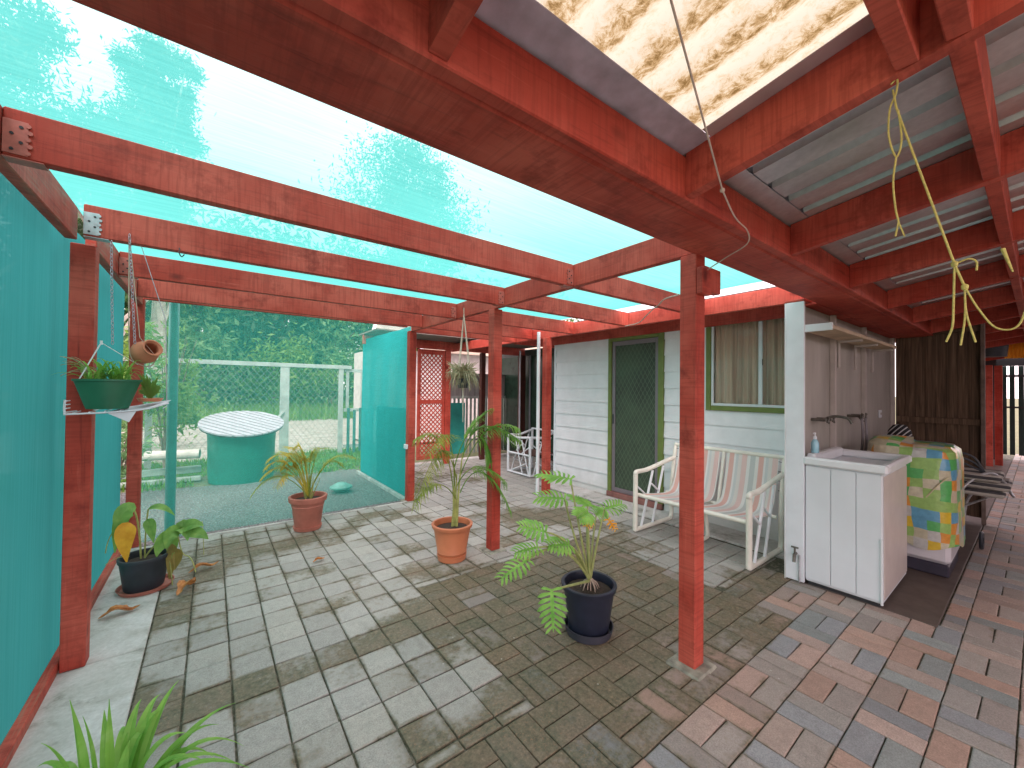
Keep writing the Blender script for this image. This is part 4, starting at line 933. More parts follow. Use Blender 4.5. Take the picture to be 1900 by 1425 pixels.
blade(m, X(.18, .37), X(.26, .44, -.05), X(.33, .40, -.05), .05, (0, -.7, .8)); blade(m, X(.20, .36), X(.30, .38, -.08), X(.36, .30, -.08), .045, (0, -.8, .6)); blade(m, X(.19, .38), X(.22, .44), X(.24, .32, -.1), .055, (.2, -1, .4))
blade(m, X(.16, .34), X(.16, .30, -.06), X(.13, .16, -.06), .03)
m.build('leaves', leafmat('wilting_leaves', (.12, .30, .06), (.26, .48, .11), (.40, .52, .14), .35, 16), pt)
m = MB(); blade(m, X(-.08, .50, -.05), X(-.11, .46, -.09), X(-.085, .235, -.07), .055, (.1, -1, .1), .25); tag(m.build('leaves', L_YEL, pt), 'single hanging orange yellow leaf')
m = MB(); blade(m, X(.15, .30, -.05), X(.16, .2, -.06), X(.14, .06, -.08), .035); blade(m, X(.18, .26, -.05), X(.19, .2, -.06), X(.17, .12, -.08), .03); m.build('leaves', leafmat('olive_leaves', (.16, .14, .03), (.28, .22, .05), None, .2, 16), pt)
# dead curled leaves on the floor
def deadleaf(x, y, a, L_, w, lab, lift=.03):
    m = MB(); ca, sa = math.cos(a), math.sin(a)
    pts = [(x+ca*L_*(t_-.5), y+sa*L_*(t_-.5), .014+lift*math.sin(math.pi*t_*1.3)**2) for t_ in [i/10 for i in range(11)]]
    m.ribbon(pts, [w*max(.05, math.sin(math.pi*(.05+.9*i/10)))*(1+.25*math.sin(i*2.3)) for i in range(11)], (0, 0, 1), .55)
    m.ribbon([(p_[0]-sa*w*.3, p_[1]+ca*w*.3, p_[2]+.012) for p_ in pts[2:9]], [w*.4*math.sin(math.pi*(i+.5)/7) for i in range(7)], (sa, -ca, .6), -.4)
    return tag(m.build('dead_leaf', L_DEAD, None), lab, 'leaf', 'dead leaves on the paving')
deadleaf(-.435, 3.50, .1, .19, .032, 'curled tan dead leaf in front of the black pot beside the red rail')
deadleaf(-.115, 3.66, 1.1, .20, .035, 'bright orange dead leaf standing on the paver seam right of the pot', .05)
deadleaf(-.02, 3.98, .35, .20, .028, 'dark brown curled dead leaf farthest right of the pot')
deadleaf(.74, 3.62, .3, .10, .02, 'small pale brown dead leaf alone on the pavers', .01)
# small black thing behind the pot
sk = thing('garden_lamp', 'little black round garden lamp behind the wilting plant', 'lamp', (-.30, 4.45, 0))
MB().lathe([(0, .0), (.03, .0), (.03, .04), (.012, .05), (.012, .10), (.05, .11), (.056, .13), (.035, .15), (.0, .155)], (-.30, 4.45, .008), 24).build('lamp_body', BLK2, sk, True)
# strap-leaf plant in the near left corner
pc = (-.20, 1.60, .004)
pt = thing('potted_strap_plant', 'bright green strap leaf plant in the near left corner', 'potted plant', pc)
pot(pt, pc, .10, .125, .16, TERRA2, .012, .03)
m = MB()
def strap(tx_, ty, tz, w, hz=.3, px=0):
    p0 = Vector((pc[0]+px, pc[1], .15)); p2 = Vector((tx_*1.04+.004, ty, tz+.035)); p1 = p0.lerp(p2, .45)+Vector((0, 0, hz)); w *= 1.12
    pts = bez(p0, p1, p2, 12); m.ribbon(pts, [w*(1-.15*(i/12))*(1 if i < 7 else max(.05, (12-i)/5.5)) for i in range(13)], (0, 0, 1), .45)
for a_ in ((-.290, 1.62, .545, .017, .10, -.05), (-.262, 1.60, .50, .015, .12, -.03), (-.235, 1.70, .44, .010, .16, -.02), (-.160, 1.75, .405, .014, .18), (-.115, 1.76, .395, .015, .20, .01), (-.072, 1.76, .42, .014, .16, .02), (-.10, 1.73, .36, .015, .22),
           (.080, 1.70, .31, .014, .16, .03), (.035, 1.66, .285, .015, .18, .02), (.03, 1.62, .20, .013, .24, .03), (.10, 1.60, .22, .012, .24, .03), (-.335, 1.60, .465, .012, .14, -.05), (-.36, 1.66, .36, .012, .22, -.05), (-.40, 1.58, .33, .011, .20, -.05), (-.19, 1.74, .33, .013, .24), (-.04, 1.62, .32, .016, .20),
           (-.13, 1.70, .30, .014, .26), (.0, 1.50, .30, .014, .2), (.07, 1.50, .26, .012, .22), (-.42, 1.46, .3, .012, .2), (-.15, 1.42, .5, .013, .1), (-.3, 1.4, .4, .013, .2), (.1, 1.4, .3, .012, .2), (-.22, 1.66, .49, .010, .1, -.01), (-.33, 1.70, .30, .010, .24, -.05)):
    strap(*a_)
m.build('leaves', L_STRAP, pt)
# ---------------- things hanging left
WIRE = simple('white_wire', (.70, .68, .74), .5, .1); CHAIN = simple('chain_metal', (.50, .46, .52), .4, .2, 40, metal=.5)
def chain(m, a, b, r=.0055, L_=.02):
    a, b = Vector(a), Vector(b); n_ = int((b-a).length/L_/.8)
    d = (b-a).normalized(); u1 = d.orthogonal().normalized(); u2 = d.cross(u1)
    for i in range(n_):
        c_ = a.lerp(b, (i+.5)/n_); u_ = u1 if i % 2 else u2
        ring_ = [c_ + d*math.cos(2*math.pi*k/8)*L_*.55 + u_*math.sin(2*math.pi*k/8)*r for k in range(9)]
        m.tube(ring_, .0016, 4, False)
ws = thing('wire_shelf', 'white wire tray hung on chains beside the left post', 'shelf', (-.36, 2.86, 1.30))
m = MB(); zt = 1.318
m.tube(smoothline([(-.555, 2.80, zt+.06), (-.555, 2.80, zt), (-.53, 2.80, zt-.008), (-.30, 2.80, zt+.005), (-.18, 2.82, zt+.04)], 4), .0045, 6)
m.tube([(-.555, 2.80, zt), (-.54, 3.00, zt), (-.20, 3.00, zt+.03)], .0035, 6)
for i in range(7): x = -.53+i*.055; m.tube([(x, 2.80, zt-.004+i*.003), (x, 3.00, zt+.0+i*.003)], .0025, 5)
for i in range(3): m.tube([(-.55, 2.80, zt+.055-.018*i), (-.55, 2.86, zt+.055-.018*i)], .003, 5)
m.build('wire_frame', WIRE, ws)
m = MB(); m.add([(-.42, 2.80, zt-.002), (-.33, 2.79, zt-.055), (-.305, 2.80, zt+.0), (-.20, 2.82, zt+.035), (-.17, 2.84, zt+.055), (-.20, 2.98, zt+.05), (-.34, 2.98, zt+.02)], [(0, 1, 2, 6), (2, 3, 4, 5), (2, 5, 6)]); m.build('plastic_liner', WIRE, ws)
m = MB(); chain(m, (-.410, 2.79, 2.17), (-.405, 2.85, 1.66)); chain(m, (-.345, 2.79, 2.22), (-.318, 2.84, 1.62)); m.tube([(-.19, 2.84, zt+.05), (-.20, 2.83, 1.80), (-.30, 2.81, 2.17)], .002, 5); m.build('chain', CHAIN, ws)
pl = thing('hanging_planter', 'dark green oval planter of spider plant standing on the wire tray', 'planter', (-.42, 2.87, 1.33))
m = MB(); NB = 40
for zz, a_, b_ in ((1.330, .0, .0), (1.330, .078, .055), (1.35, .085, .06), (1.468, .122, .075), (1.470, .129, .081), (1.480, .129, .081), (1.480, .120, .072), (1.40, .10, .06)):
    for k in range(NB): an = 2*math.pi*k/NB; m.v.append((-.42+a_*math.cos(an), 2.87+b_*math.sin(an), zz))
for l_ in range(7):
    for k in range(NB): m.f.append((l_*NB+k, l_*NB+(k+1) % NB, (l_+1)*NB+(k+1) % NB, (l_+1)*NB+k))
m.build('planter_body', simple('dark_green_plastic', (.018, .14, .075), .45, .15), pl, True)
m = MB(); m.tube([(-.515, 2.83, 1.478), (-.447, 2.86, 1.665)], .003, 5); m.tube([(-.447, 2.86, 1.665), (-.31, 2.87, 1.56)], .0018, 5); m.tube([(-.447, 2.86, 1.675), (-.447, 2.86, 1.655)], .006, 6); m.build('hanger', DP, pl)
m = MB()
for k in range(70):
    a_ = random.uniform(0, 6.28); r_a = random.uniform(.05, .15); x, y = -.42+random.uniform(-.08, .08), 2.87+random.uniform(-.03, .03)
    p0 = Vector((x, y, 1.465)); p2 = Vector((x+r_a*math.cos(a_), y+r_a*.6*math.sin(a_)-.02, 1.48+random.uniform(-.01, .10))); p1 = p0.lerp(p2, .5)+Vector((0, 0, random.uniform(.04, .10)))
    m.ribbon(bez(p0, p1, p2, 6), [.004, .0055, .0055, .005, .004, .0025, .0005], (0, 0, 1), .4)
m.build('leaves', L_PHIL, pl)
m = MB()
for k in range(14):
    p0 = Vector((-.47, 2.86, 1.48)); e = Vector((-.56+random.uniform(-.03, .02), 2.84, 1.50+random.uniform(-.01, .09))); m.tube(bez(p0, p0.lerp(e, .5)+Vector((0, 0, .06)), e, 6), .0015, 4)
m.build('runners', L_DRY, pl)
# small dish, terracotta jar in its cord
ds = thing('plant_dish', 'shallow orange dish with a little seedling on the wire tray', 'dish', (-.27, 2.90, 1.36))
MB().lathe([(0, 0), (.045, 0), (.055, .018), (.051, .018), (0, .004)], (-.262, 2.90, 1.365), 24).build('dish', TERRA, ds, True)
m = MB()
for k in range(40):
    a_ = random.uniform(0, 6.28); p0 = Vector((-.262, 2.90, 1.375)); p2 = p0+Vector((math.cos(a_)*.05, math.sin(a_)*.03, random.uniform(.03, .14))); m.ribbon(bez(p0, p0.lerp(p2, .6)+Vector((0, 0, .03)), p2, 4), [.002, .005, .006, .004, .001], (0, -1, .3), .3)
m.build('leaves', L_LIGHT, ds)
jr = thing('terracotta_jar', 'round terracotta jar tipped on its side in a cord hanger', 'jar', (-.28, 2.86, 1.62))
rm = Matrix.Rotation(R(-58), 4, Vector((1, .35, 0)).normalized()) @ Matrix.Rotation(0, 4, 'X')
rm = Vector((.55, -.75, .36)).normalized().to_track_quat('Z', 'Y').to_matrix().to_4x4()
MB().lathe([(0, -.055), (.03, -.055), (.052, -.03), (.060, .0), (.055, .025), (.038, .045), (.034, .052), (.042, .06), (.046, .068), (.040, .070), (.031, .060), (.030, .045), (.045, .02), (.045, -.02), (.0, -.045)], (-.285, 2.86, 1.625), 32, rm).build('jar_body', simple('terracotta', (.50, .19, .10), .7, .15, 12), jr, True)
MB().tube(smoothline([(-.35, 2.83, 2.18), (-.345, 2.84, 1.75), (-.335, 2.84, 1.60), (-.30, 2.86, 1.56), (-.26, 2.87, 1.555), (-.235, 2.86, 1.60)]), .0028, 6).tube([(-.235, 2.86, 1.60), (-.30, 2.82, 1.70), (-.345, 2.80, 2.20)], .0022, 5).build('cord', simple('jute_cord', (.50, .42, .33), .9), jr)
hk = MB(); hk.tube(smoothline([(-.15, 2.812, 2.20), (-.15, 2.80, 2.17), (-.14, 2.80, 2.15), (-.128, 2.80, 2.165)]), .0025, 6); tag(hk.build('cup_hook', DARKHOLE), 'small dark hook screwed under the rafter', 'hook')
# ---------------- macrame hanging pot
hp = thing('hanging_basket', 'dry tangled plant in a dark pot hung on pale cords from the centre beam', 'hanging basket', (2.00, 3.47, 1.55))
hx, hy = 2.005, 3.47
MB().lathe([(0, -.12), (.045, -.12), (.062, -.03), (.066, -.03), (.062, -.025), (.0, -.04)], (hx, hy, 1.58), 20).build('pot', BLK2, hp, True)
m = MB(); m.tube([(hx, hy, 2.262), (hx, hy, 2.20)], .004, 6)
for dx, dy in ((-.06, -.02), (.06, -.02), (.0, .06), (.02, -.06)): m.tube([(hx, hy, 2.20), (hx+dx, hy+dy, 1.72), (hx+dx*.9, hy+dy*.9, 1.56), (hx, hy, 1.45)], .0045, 6)
m.tube([(hx, hy, 1.45), (hx+.004, hy, 1.12)], [.007, .003], 6); m.build('cord', simple('pale_cord', (.60, .54, .44), .9), hp)
m = MB()
for k in range(340):
    a_ = random.uniform(0, 6.28); p0 = Vector((hx+random.uniform(-.04, .04), hy+random.uniform(-.04, .04), 1.58)); rr = random.uniform(.05, .17)
    p2 = p0+Vector((math.cos(a_)*rr, math.sin(a_)*rr, random.uniform(-.16, .15))); m.ribbon(bez(p0, p0+Vector((math.cos(a_)*rr*.6, math.sin(a_)*rr*.6, random.uniform(.05, .14))), p2, 5), [.003, .005, .006, .005, .003, .001], (random.uniform(-1, 1), -1, .5), .3)
m.build('foliage', L_DRY, hp)
# ---------------- ropes
STR = simple('white_string', (.60, .48, .42), .85, .15, 60); YROPE = simple('yellow_rope', (.60, .52, .16), .75, .2, 120)
tag(MB().tube([(.20, .12, 2.42), (.734, .45, 2.246), (1.41, .665, 2.152)], .0026, 6).tube(smoothline([(1.41, .665, 2.152), (1.62, .715, 2.13), (1.85, .765, 2.15), (1.93, .80, 2.122), (2.03, .93, 2.12), (2.07, 1.05, 2.09), (2.06, 1.082, 2.06)], 5), .0028, 6).lathe([(0, -.009), (.008, -.004), (.008, .004), (0, .009)], (1.41, .665, 2.152), 10).build('string', STR), 'long pale string strung from the skylight past the big beam to the front post', 'string')
tag(MB().tube(smoothline([(2.017, 1.18, 1.975), (2.16, 1.36, 2.0), (2.322, 1.5, 2.011), (2.42, 1.6, 2.018), (2.48, 1.7, 1.99), (2.671, 1.9, 1.985), (2.767, 2.1, 1.992)], 5), .004, 6).build('string', STR), 'loose pale string looping behind the front post toward the door', 'string')
yr = thing('yellow_rope', 'yellow rope hanging knotted from the joist beside the steel sheeting', 'rope', (1.40, .22, 2.25))
U = 1.40
m = MB(); k1, k2 = (U, .122, 1.758), (U, .106, 1.70)
m.tube([(U, .228, 2.238), (U, .222, 2.19), (U, .19, 2.05), k1, k2], .0024, 7)
m.tube(smoothline([(U, .232, 2.255), (U-.0, .220, 2.262), (U, .222, 2.225), (U, .234, 2.19), (U, .236, 2.12), (U, .222, 2.06), (U, .212, 2.10), (U, .218, 2.18)], 5), .0022, 7)
m.tube(smoothline([(U, .222, 2.06), (U, .228, 2.0), (U, .224, 1.93), (U, .218, 1.89)], 4), .0022, 7)
m.tube([(U, .218, 1.89), (U, .224, 1.855)], .0022, 5); m.tube([(U, .218, 1.89), (U, .207, 1.85)], .0018, 5)
m.tube(smoothline([k1, (U, .124, 1.66), (U, .126, 1.61), (U, .136, 1.575)], 4), .0022, 6); m.tube(smoothline([k1, (U, .10, 1.765), (U, .088, 1.755), (U, .088, 1.735)], 4), .0019, 6)
m.tube(smoothline([k2, (U, .106, 1.63), (U, .113, 1.565)], 4), .002, 6); m.tube(smoothline([k2, (U, .104, 1.64), (U, .090, 1.57)], 4), .002, 6)
m.tube(smoothline([k2, (U, .085, 1.645), (U, .06, 1.60), (U, .03, 1.60), (U, .015, 1.66), (U, -.0, 1.76)], 6), .0019, 6)
m.tube([(U, .05, 1.775), (U, .036, 1.72)], [.004, .0015], 6)
m.lathe([(0, -.009), (.006, -.004), (.0065, .004), (0, .009)], k1, 10); m.lathe([(0, -.009), (.006, -.004), (.0065, .004), (0, .009)], k2, 10)
m.build('strand', YROPE, yr, True)

# ================================================================== YARD BEYOND
tk = thing('rain_tank', 'round green tank with tilted slatted white lid beyond the rear cloth', 'tank', (.42, 7.75, 0))
m = MB(); NB = 48; Rr = .455; cx_, cy_ = .42, 7.75; til = .30
for zz, r_a, s_ in ((-.03, .96, 0), (.12, .98, 0), (.50, 1.0, .5), (.66, 1.02, 1), (.70, 1.06, 1), (.72, 1.06, 1)):
    for k in range(NB): an = 2*math.pi*k/NB; m.v.append((cx_+Rr*r_a*math.cos(an), cy_+Rr*r_a*math.sin(an), zz + s_*til*(Rr*math.sin(an)+Rr)*.9))
for l_ in range(5):
    for k in range(NB): m.f.append((l_*NB+k, l_*NB+(k+1) % NB, (l_+1)*NB+(k+1) % NB, (l_+1)*NB+k))
m.build('tank_wall', simple('green_polythene', (.008, .15, .11), .45, .2, 3), tk, True)
# lid: disc of slats tilted towards the patio
def rotp(x, y, z):
    ca_, sa_ = math.cos(.75), math.sin(.75); x, y = x*ca_-y*sa_, x*sa_+y*ca_
    return (cx_+x, cy_+y, .735 + til*.9*(y+Rr) + z)
m = MB(); ns = 12; RL = .575
for i in range(ns):
    x0 = -RL + 2*RL*i/ns + .011; x1 = -RL + 2*RL*(i+1)/ns - .016; a_ = []
    for x in (x0, x1):
        h = math.sqrt(max(0, RL*RL-x*x)); a_.append((x, h))
    (xa, ha), (xb, hb) = a_
    sk_ = .35
    vs = [rotp(xa-ha*0, -ha, 0), rotp(xb, -hb, 0), rotp(xb, hb, 0), rotp(xa, ha, 0), rotp(xa, -ha, .02), rotp(xb, -hb, .02), rotp(xb, hb, .02), rotp(xa, ha, .02)]
    m.add(vs, [(0, 3, 2, 1), (4, 5, 6, 7), (0, 1, 5, 4), (1, 2, 6, 5), (2, 3, 7, 6), (3, 0, 4, 7)])
m.build('lid', simple('lid_boards', (.40, .39, .44), .6, .1), tk)
m = MB(); ring_ = [rotp((RL-.02)*math.cos(a_), (RL-.02)*math.sin(a_), -.016) for a_ in [2*math.pi*k/48 for k in range(49)]]; m.tube(ring_, .014, 6, False); m.build('lid_rim', DARKHOLE, tk)
m = MB(); m.v = [rotp(RL*.97*math.cos(2*math.pi*k/40), RL*.97*math.sin(2*math.pi*k/40), -.02) for k in range(40)]; m.f = [tuple(range(40))]; m.build('lid_underside', DARKHOLE, tk)
# white pipe and sleepers by the tank
tag(MB().tube([(-.9, 7.9, .42), (-.12, 7.75, .42)], .07, 16).build('drain_pipe', simple('dusty_white_pipe', (.66, .62, .56), .7, .2)), 'thick dusty white pipe running into the side of the tank', 'pipe')
tag(MB().box(-1.2, -.1, 7.95, 8.05, .1, .2, .01).build('timber_sleeper', simple('teal_grey_timber', (.30, .38, .34), .8, .3)), 'upper weathered grey sleeper left of the tank', 'sleeper')
tag(MB().box(-1.2, -.1, 7.90, 8.0, -.02, .05, .01).build('timber_sleeper', simple('teal_grey_timber2', (.38, .44, .40), .8, .3)), 'lower weathered grey sleeper on the ground left of the tank', 'sleeper')
bird = thing('garden_dish', 'small green upturned dish on the gravel beside the edging board', 'dish', (1.55, 6.4, 0))
MB().lathe([(0, .10), (.06, .10), (.13, .06), (.15, .05), (.15, .03), (.06, -.03), (.0, -.03)], (1.50, 6.0, .0), 24).build('dish', simple('pale_green_dish', (.16, .40, .34), .5, .3, 10), bird, True)
# wire fence frame
wf = thing('wire_fence', 'grey green timber framed wire fence behind the tank', 'fence', (1.2, 9.3, 0))
FT = simple('weathered_fence_timber', (.40, .44, .42), .8, .2, 6)
MB().box(-1.2, 2.5, 9.25, 9.31, 1.86, 1.94, .004).build('top_rail', FT, wf)
for x in (-.9, 1.12, 2.24): MB().box(x, x+(.16 if x > 1 and x < 2 else .09), 9.26, 9.34, -.03, 1.858, .004).build('post', FT, wf)
MB().tube([(.75, 9.2, .35), (1.18, 9.25, .95)], .03, 6).build('brace', FT, wf)
t = NT('wire_netting'); sx = t.n('ShaderNodeSeparateXYZ'); t.l(t.coord((9, 1, 7)), sx.inputs[0])
p = t.math('ABSOLUTE', t.math('SUBTRACT', t.math('FRACT', t.math('ADD', sx.outputs[0], sx.outputs[2])), .5)); q = t.math('ABSOLUTE', t.math('SUBTRACT', t.math('FRACT', t.math('SUBTRACT', sx.outputs[0], sx.outputs[2])), .5))
fac = t.ramp(t.math('MINIMUM', p, q), [(.015, 1.0), (.03, 0.0)]); b = t.bsdf((.35, .38, .36), .5, .5); tp = t.n('ShaderNodeBsdfTransparent'); mm = t.n('ShaderNodeMixShader'); t.l(fac, mm.inputs[0]); t.l(tp.outputs[0], mm.inputs[1]); t.l(b.outputs[0], mm.inputs[2]); M_NET = t.done(mm)
m = MB(); m.add([(-1.2, 9.28, 0), (2.3, 9.28, 0), (2.3, 9.28, 1.86), (-1.2, 9.28, 1.86)], [(0, 1, 2, 3)]); m.build('netting', M_NET, wf)
gtg = thing('picket_gate', 'grey green picket gate between the wire fence and the teal panel', 'gate', (2.6, 9.3, 0))
m = MB()
for k in range(6): m.box(2.42+k*.13, 2.48+k*.13, 9.28, 9.30, .0, .95 if k % 2 else 1.0, .003)
m.build('picket', simple('dark_teal_timber', (.05, .20, .18), .7, .3), gtg)
for z in (.12, .92, 1.80): MB().box(2.36, 3.3, 9.301, 9.34, z, z+.07, .003).build('rail', FT, gtg)
MB().box(2.40, 2.46, 9.301, 9.34, 1.0, 1.80, .003).box(2.72, 2.76, 9.301, 9.34, 1.0, 1.80, .003).build('stile', FT, gtg)
# neighbour's tiled roof over the teal panel, and paling fence with house behind on the right
nb = thing('garden_shed', 'low shed with faded tiled roof beyond the teal panel', 'shed', (5, 11, 0))
m = MB(); m.add([(3.05, 9.6, 2.60), (8, 9.6, 2.60), (8, 12.4, 3.9), (4.2, 12.4, 3.9)], [(0, 1, 2, 3)]); m.add([(3.05, 9.6, 2.5), (8, 9.6, 2.5), (8, 9.6, 2.60), (3.05, 9.6, 2.60)], [(0, 1, 2, 3)])
m.build('roof', simple('faded_tiles', (.34, .29, .26), .85, .3, 3), nb); MB().box(3.3, 8, 10.0, 12, 0, 2.45, .01).build('wall', simple('shed_wall', (.62, .56, .54), .8), nb)
MB().tube([(3.0, 9.55, 2.52), (4.15, 12.4, 3.85)], .06, 6).build('barge_board', DP, nb)
pf = thing('paling_fence', 'weathered grey paling fence with gaps low down behind the rear verandah', 'fence', (5, 7.6, 0))
t = NT('grey_palings'); n = t.noise(t.coord((18, 18, 1)), 1.3, 5); M_PAL = t.done(t.bsdf(t.ramp(n, [(.3, (.22, .21, .21)), (.7, (.42, .41, .40))]), .9))
m = MB(); m2_ = MB(); x = 4.0; k = 0
while x < 9.0:
    m2_.box(x, x+.10, 7.70, 7.72, 1.28, 1.78, .002); m.box(x+.01, x+.062, 7.70, 7.715, .02, 1.278, .002); x += .104; k += 1
m.build('paling', simple('pale_palings', (.34, .40, .37), .85, .25, 5), pf); m2_.build('top_panel', M_PAL, pf)
MB().box(4.0, 9.0, 7.66, 7.70, 1.24, 1.30, .003).build('rail', FT, pf); MB().box(4.0, 9.0, 7.66, 7.725, 1.782, 1.80, .002).build('capping', DARKHOLE, pf)
tag(MB().box(3.9, 4.45, 7.60, 7.62, .05, 1.15, .003).build('cloth_panel', simple('teal_panel', (.03, .32, .28), .7, .2, 5)), 'teal panel leaning on the paling fence left of the hanging basket', 'panel')
nh = thing('neighbour_house', 'tan roofed neighbouring house rising over the paling fence', 'house', (9, 14, 0))
m = MB(); m.add([(5.5, 12.6, 2.5), (16, 12.6, 2.5), (14.5, 16, 4.6), (8.2, 16, 4.6)], [(0, 1, 2, 3)]); m.build('roof', simple('tan_tiles', (.42, .33, .25), .8, .2, 3), nh)
MB().box(6.0, 15.5, 13.2, 16, 0, 2.5, .01).build('wall', simple('cream_brick', (.5, .45, .36), .9, .2), nh); MB().tube([(5.4, 12.5, 2.46), (16, 12.5, 2.46)], .07, 8).tube([(5.4, 12.5, 2.46), (8.2, 16, 4.62)], .06, 6).build('gutter', DP, nh)

# ---------------- trees
def crown(m, c, rad, n, s, seed, gap=.35, sub=10):
    g_ = np.random.default_rng(seed); cl = []
    for _ in range(sub*4):
        d = g_.normal(size=3); d /= np.linalg.norm(d); r_ = g_.uniform(.35, 1.0)
        cl.append((np.array(c)+d*np.array(rad)*r_, g_.uniform(.18, .38)*sorted(rad)[1]))
    cl = cl[:sub*4]
    for i in range(n):
        cc, cr_ = cl[g_.integers(len(cl))]
        p = cc + g_.normal(size=3)*cr_*.55
        a = g_.normal(size=3); a /= np.linalg.norm(a); b = np.cross(a, g_.normal(size=3)); b /= np.linalg.norm(b)
        L_ = s*g_.uniform(.6, 1.5); w_ = s*g_.uniform(.25, .45)
        m.add([p-a*L_, p-b*w_*.9-a*.1*L_, p+a*L_, p+b*w_*.9-a*.1*L_], [(0, 1, 2, 3)])
def tree(x, y, h, rad, mat, label, seed, n=2600, s=.16, name='tree', trunkmat=BARK, low=.45, sub=10, grp=None):
    T = thing(name, label, 'tree', (x, y, 0), grp); g_ = random.Random(seed)
    m = MB(); top = Vector((x+g_.uniform(-.3, .3), y, h*.72)); b0 = Vector((x, y, -.05))
    tr_ = bez(b0, b0.lerp(top, .5)+Vector((g_.uniform(-.4, .4), 0, 0)), top, 10); r0 = .018*h+.04
    m.tube(tr_, [r0*(1-.8*i/10) for i in range(11)], 8)
    for k in range(9):
        s_ = tr_[3+k % 7]; a_ = k*2.4+g_.uniform(-.4, .4); e = Vector((x+rad[0]*.75*math.cos(a_), y+rad[1]*.75*math.sin(a_), min(h*.95, s_.z+h*g_.uniform(.15, .35))))
        m.tube(bez(s_, s_.lerp(e, .5)+Vector((0, 0, h*.03)), e, 6), [r0*.35*(1-.8*i/6) for i in range(7)], 5)
    m.build('trunk', trunkmat, T, True)
    m = MB(); crown(m, (x, y, h-rad[2]*.95), rad, n, s, seed, sub=sub); m.build('crown', mat, T)
    return T
G = 'trees beyond the wire fence'
# tall gums whose crowns show through the roof cloth
tree(-1.8, 22.0, 16.1, (1.55, 1.55, 2.9), L_GUM, 'tall gum whose round crown stands clear above the left rafter', 11, 15000, .105, 'gum_tree', PALEBARK, sub=9, grp=G)
tree(-6.2, 19.0, 15.0, (2.5, 2.5, 3.9), L_GUM, 'tall gum filling the far left corner of the cloth roof', 12, 18000, .115, 'gum_tree', PALEBARK, sub=12, grp=G)
tree(-3.0, 20.5, 11.6, (2.3, 2.0, 3.0), L_GUM, 'lower gum between the two tall ones on the left', 14, 14000, .115, 'gum_tree', PALEBARK, sub=12, grp=G)
tree(10.9, 26.5, 18.6, (4.4, 4.4, 4.9), L_GUM, 'wide gum crown seen through the middle of the cloth roof', 13, 21000, .155, 'gum_tree', PALEBARK, sub=12, grp=G)
lab = ['dark evergreen behind the left steel post', 'bushy tree left of the tank lid', 'dark dense tree above the tank', 'round tree over the middle of the wire fence', 'dark tree above the fence brace', 'bushy tree over the picket gate', 'dark tree against the teal panel top', 'low dense tree at the shed corner', 'dark tree above the tiled shed', 'far tree over the tan roof', 'tree behind the tan roofed house']
for i, (x, y, h, r_a) in enumerate(((-9, 27, 13, 4.4), (-4.5, 29, 12, 4.2), (-.5, 30, 12.5, 4.0), (3.2, 31, 12.5, 4.0), (7, 31, 13, 4.1), (11, 32, 13, 4.0), (15.5, 32, 13, 4.0), (20, 30, 12, 4.2), (25, 29, 11, 4.2), (17, 22, 5.6, 2.2), (31, 27, 9, 4))):
    tree(x, y, h, (r_a, 3, h*.5), L_DARK if i % 3 else L_GUM, lab[i], 30+i, 5200, .30, 'tree', BARK, sub=16, grp=G)
for i, (x, y, h, r_a, lb) in enumerate(((-1.0, 24.5, 3.6, 2.3, 'low green bush behind the left side of the track'), (3.0, 25, 3.2, 2.4, 'low green bush behind the middle of the track'), (7.5, 25.5, 3.4, 2.6, 'low green bush behind the right side of the track'), (12, 25, 3.4, 2.4, 'low green bush at the right end of the track'))):
    T = thing('bush', lb, 'bush', (x, y, 0), 'bushes behind the track'); m = MB(); h *= 1.3; r_a *= 1.15; crown(m, (x, y, h*.42), (r_a, 1.3, h*.52), 4200, .16, 60+i); m.build('foliage', L_LIGHT if i % 2 else L_DARK, T)
m = MB(); crown(m, (10, 38, 3.6), (34, 3.0, 4.8), 42000, .30, 99, sub=110); tag(m.build('far_wood', leafmat('pale_wood_leaves', (.13, .24, .10), (.24, .38, .16), (.36, .50, .24), .4, .8)), 'far green wood closing the view behind the lawn', 'wood', kind='stuff')
# shrubs just outside the cloth at left
def shrub(x, y, h, r_a, mat, lb, seed, n=900, s=.05):
    T = thing('shrub', lb, 'shrub', (x, y, 0), 'shrubs outside the rear cloth'); m = MB()
    for k in range(7): a_ = k*.9; m.tube(bez((x, y, -.03), (x+.1*math.cos(a_), y+.1*math.sin(a_), h*.5), (x+r_a*.7*math.cos(a_), y+r_a*.7*math.sin(a_), h*.85), 5), [.018, .015, .012, .009, .006, .003], 5)
    m.build('stem', BARK, T); m = MB(); crown(m, (x, y, h*.62), (r_a, r_a, h*.42), n, s, seed, sub=8); m.build('foliage', mat, T)
shrub(-.55, 8.3, 2.6, .50, L_LIGHT, 'leafy yellow green shrub right of the steel post', 71, 1500, .06)
shrub(-1.25, 8.6, 2.3, .5, L_LIGHT, 'leafy shrub left of the steel post', 72, 1200, .055)
shrub(-.95, 6.9, .95, .30, L_DARK, 'low dark green shrub on the gravel at the cloth corner', 73, 700, .04)
shrub(-1.5, 9.4, 1.5, .6, L_DARK, 'dark low shrub behind the leafy ones', 74, 900, .05)
shrub(-.9, 12.5, 1.6, 1.1, L_LIGHT, 'rounded green shrub left behind the tank lid', 75, 1500, .06)
for i, (x, y) in enumerate(((-2.4, 1.0), (-2.2, 2.8), (-2.6, 4.6), (-2.5, 6.4))):
    shrub(x, y, 2.4, .9, L_DARK, ['first', 'second', 'third', 'fourth'][i]+' dark hedge shrub outside the teal wall counting from the camera', 80+i, 1600, .06)

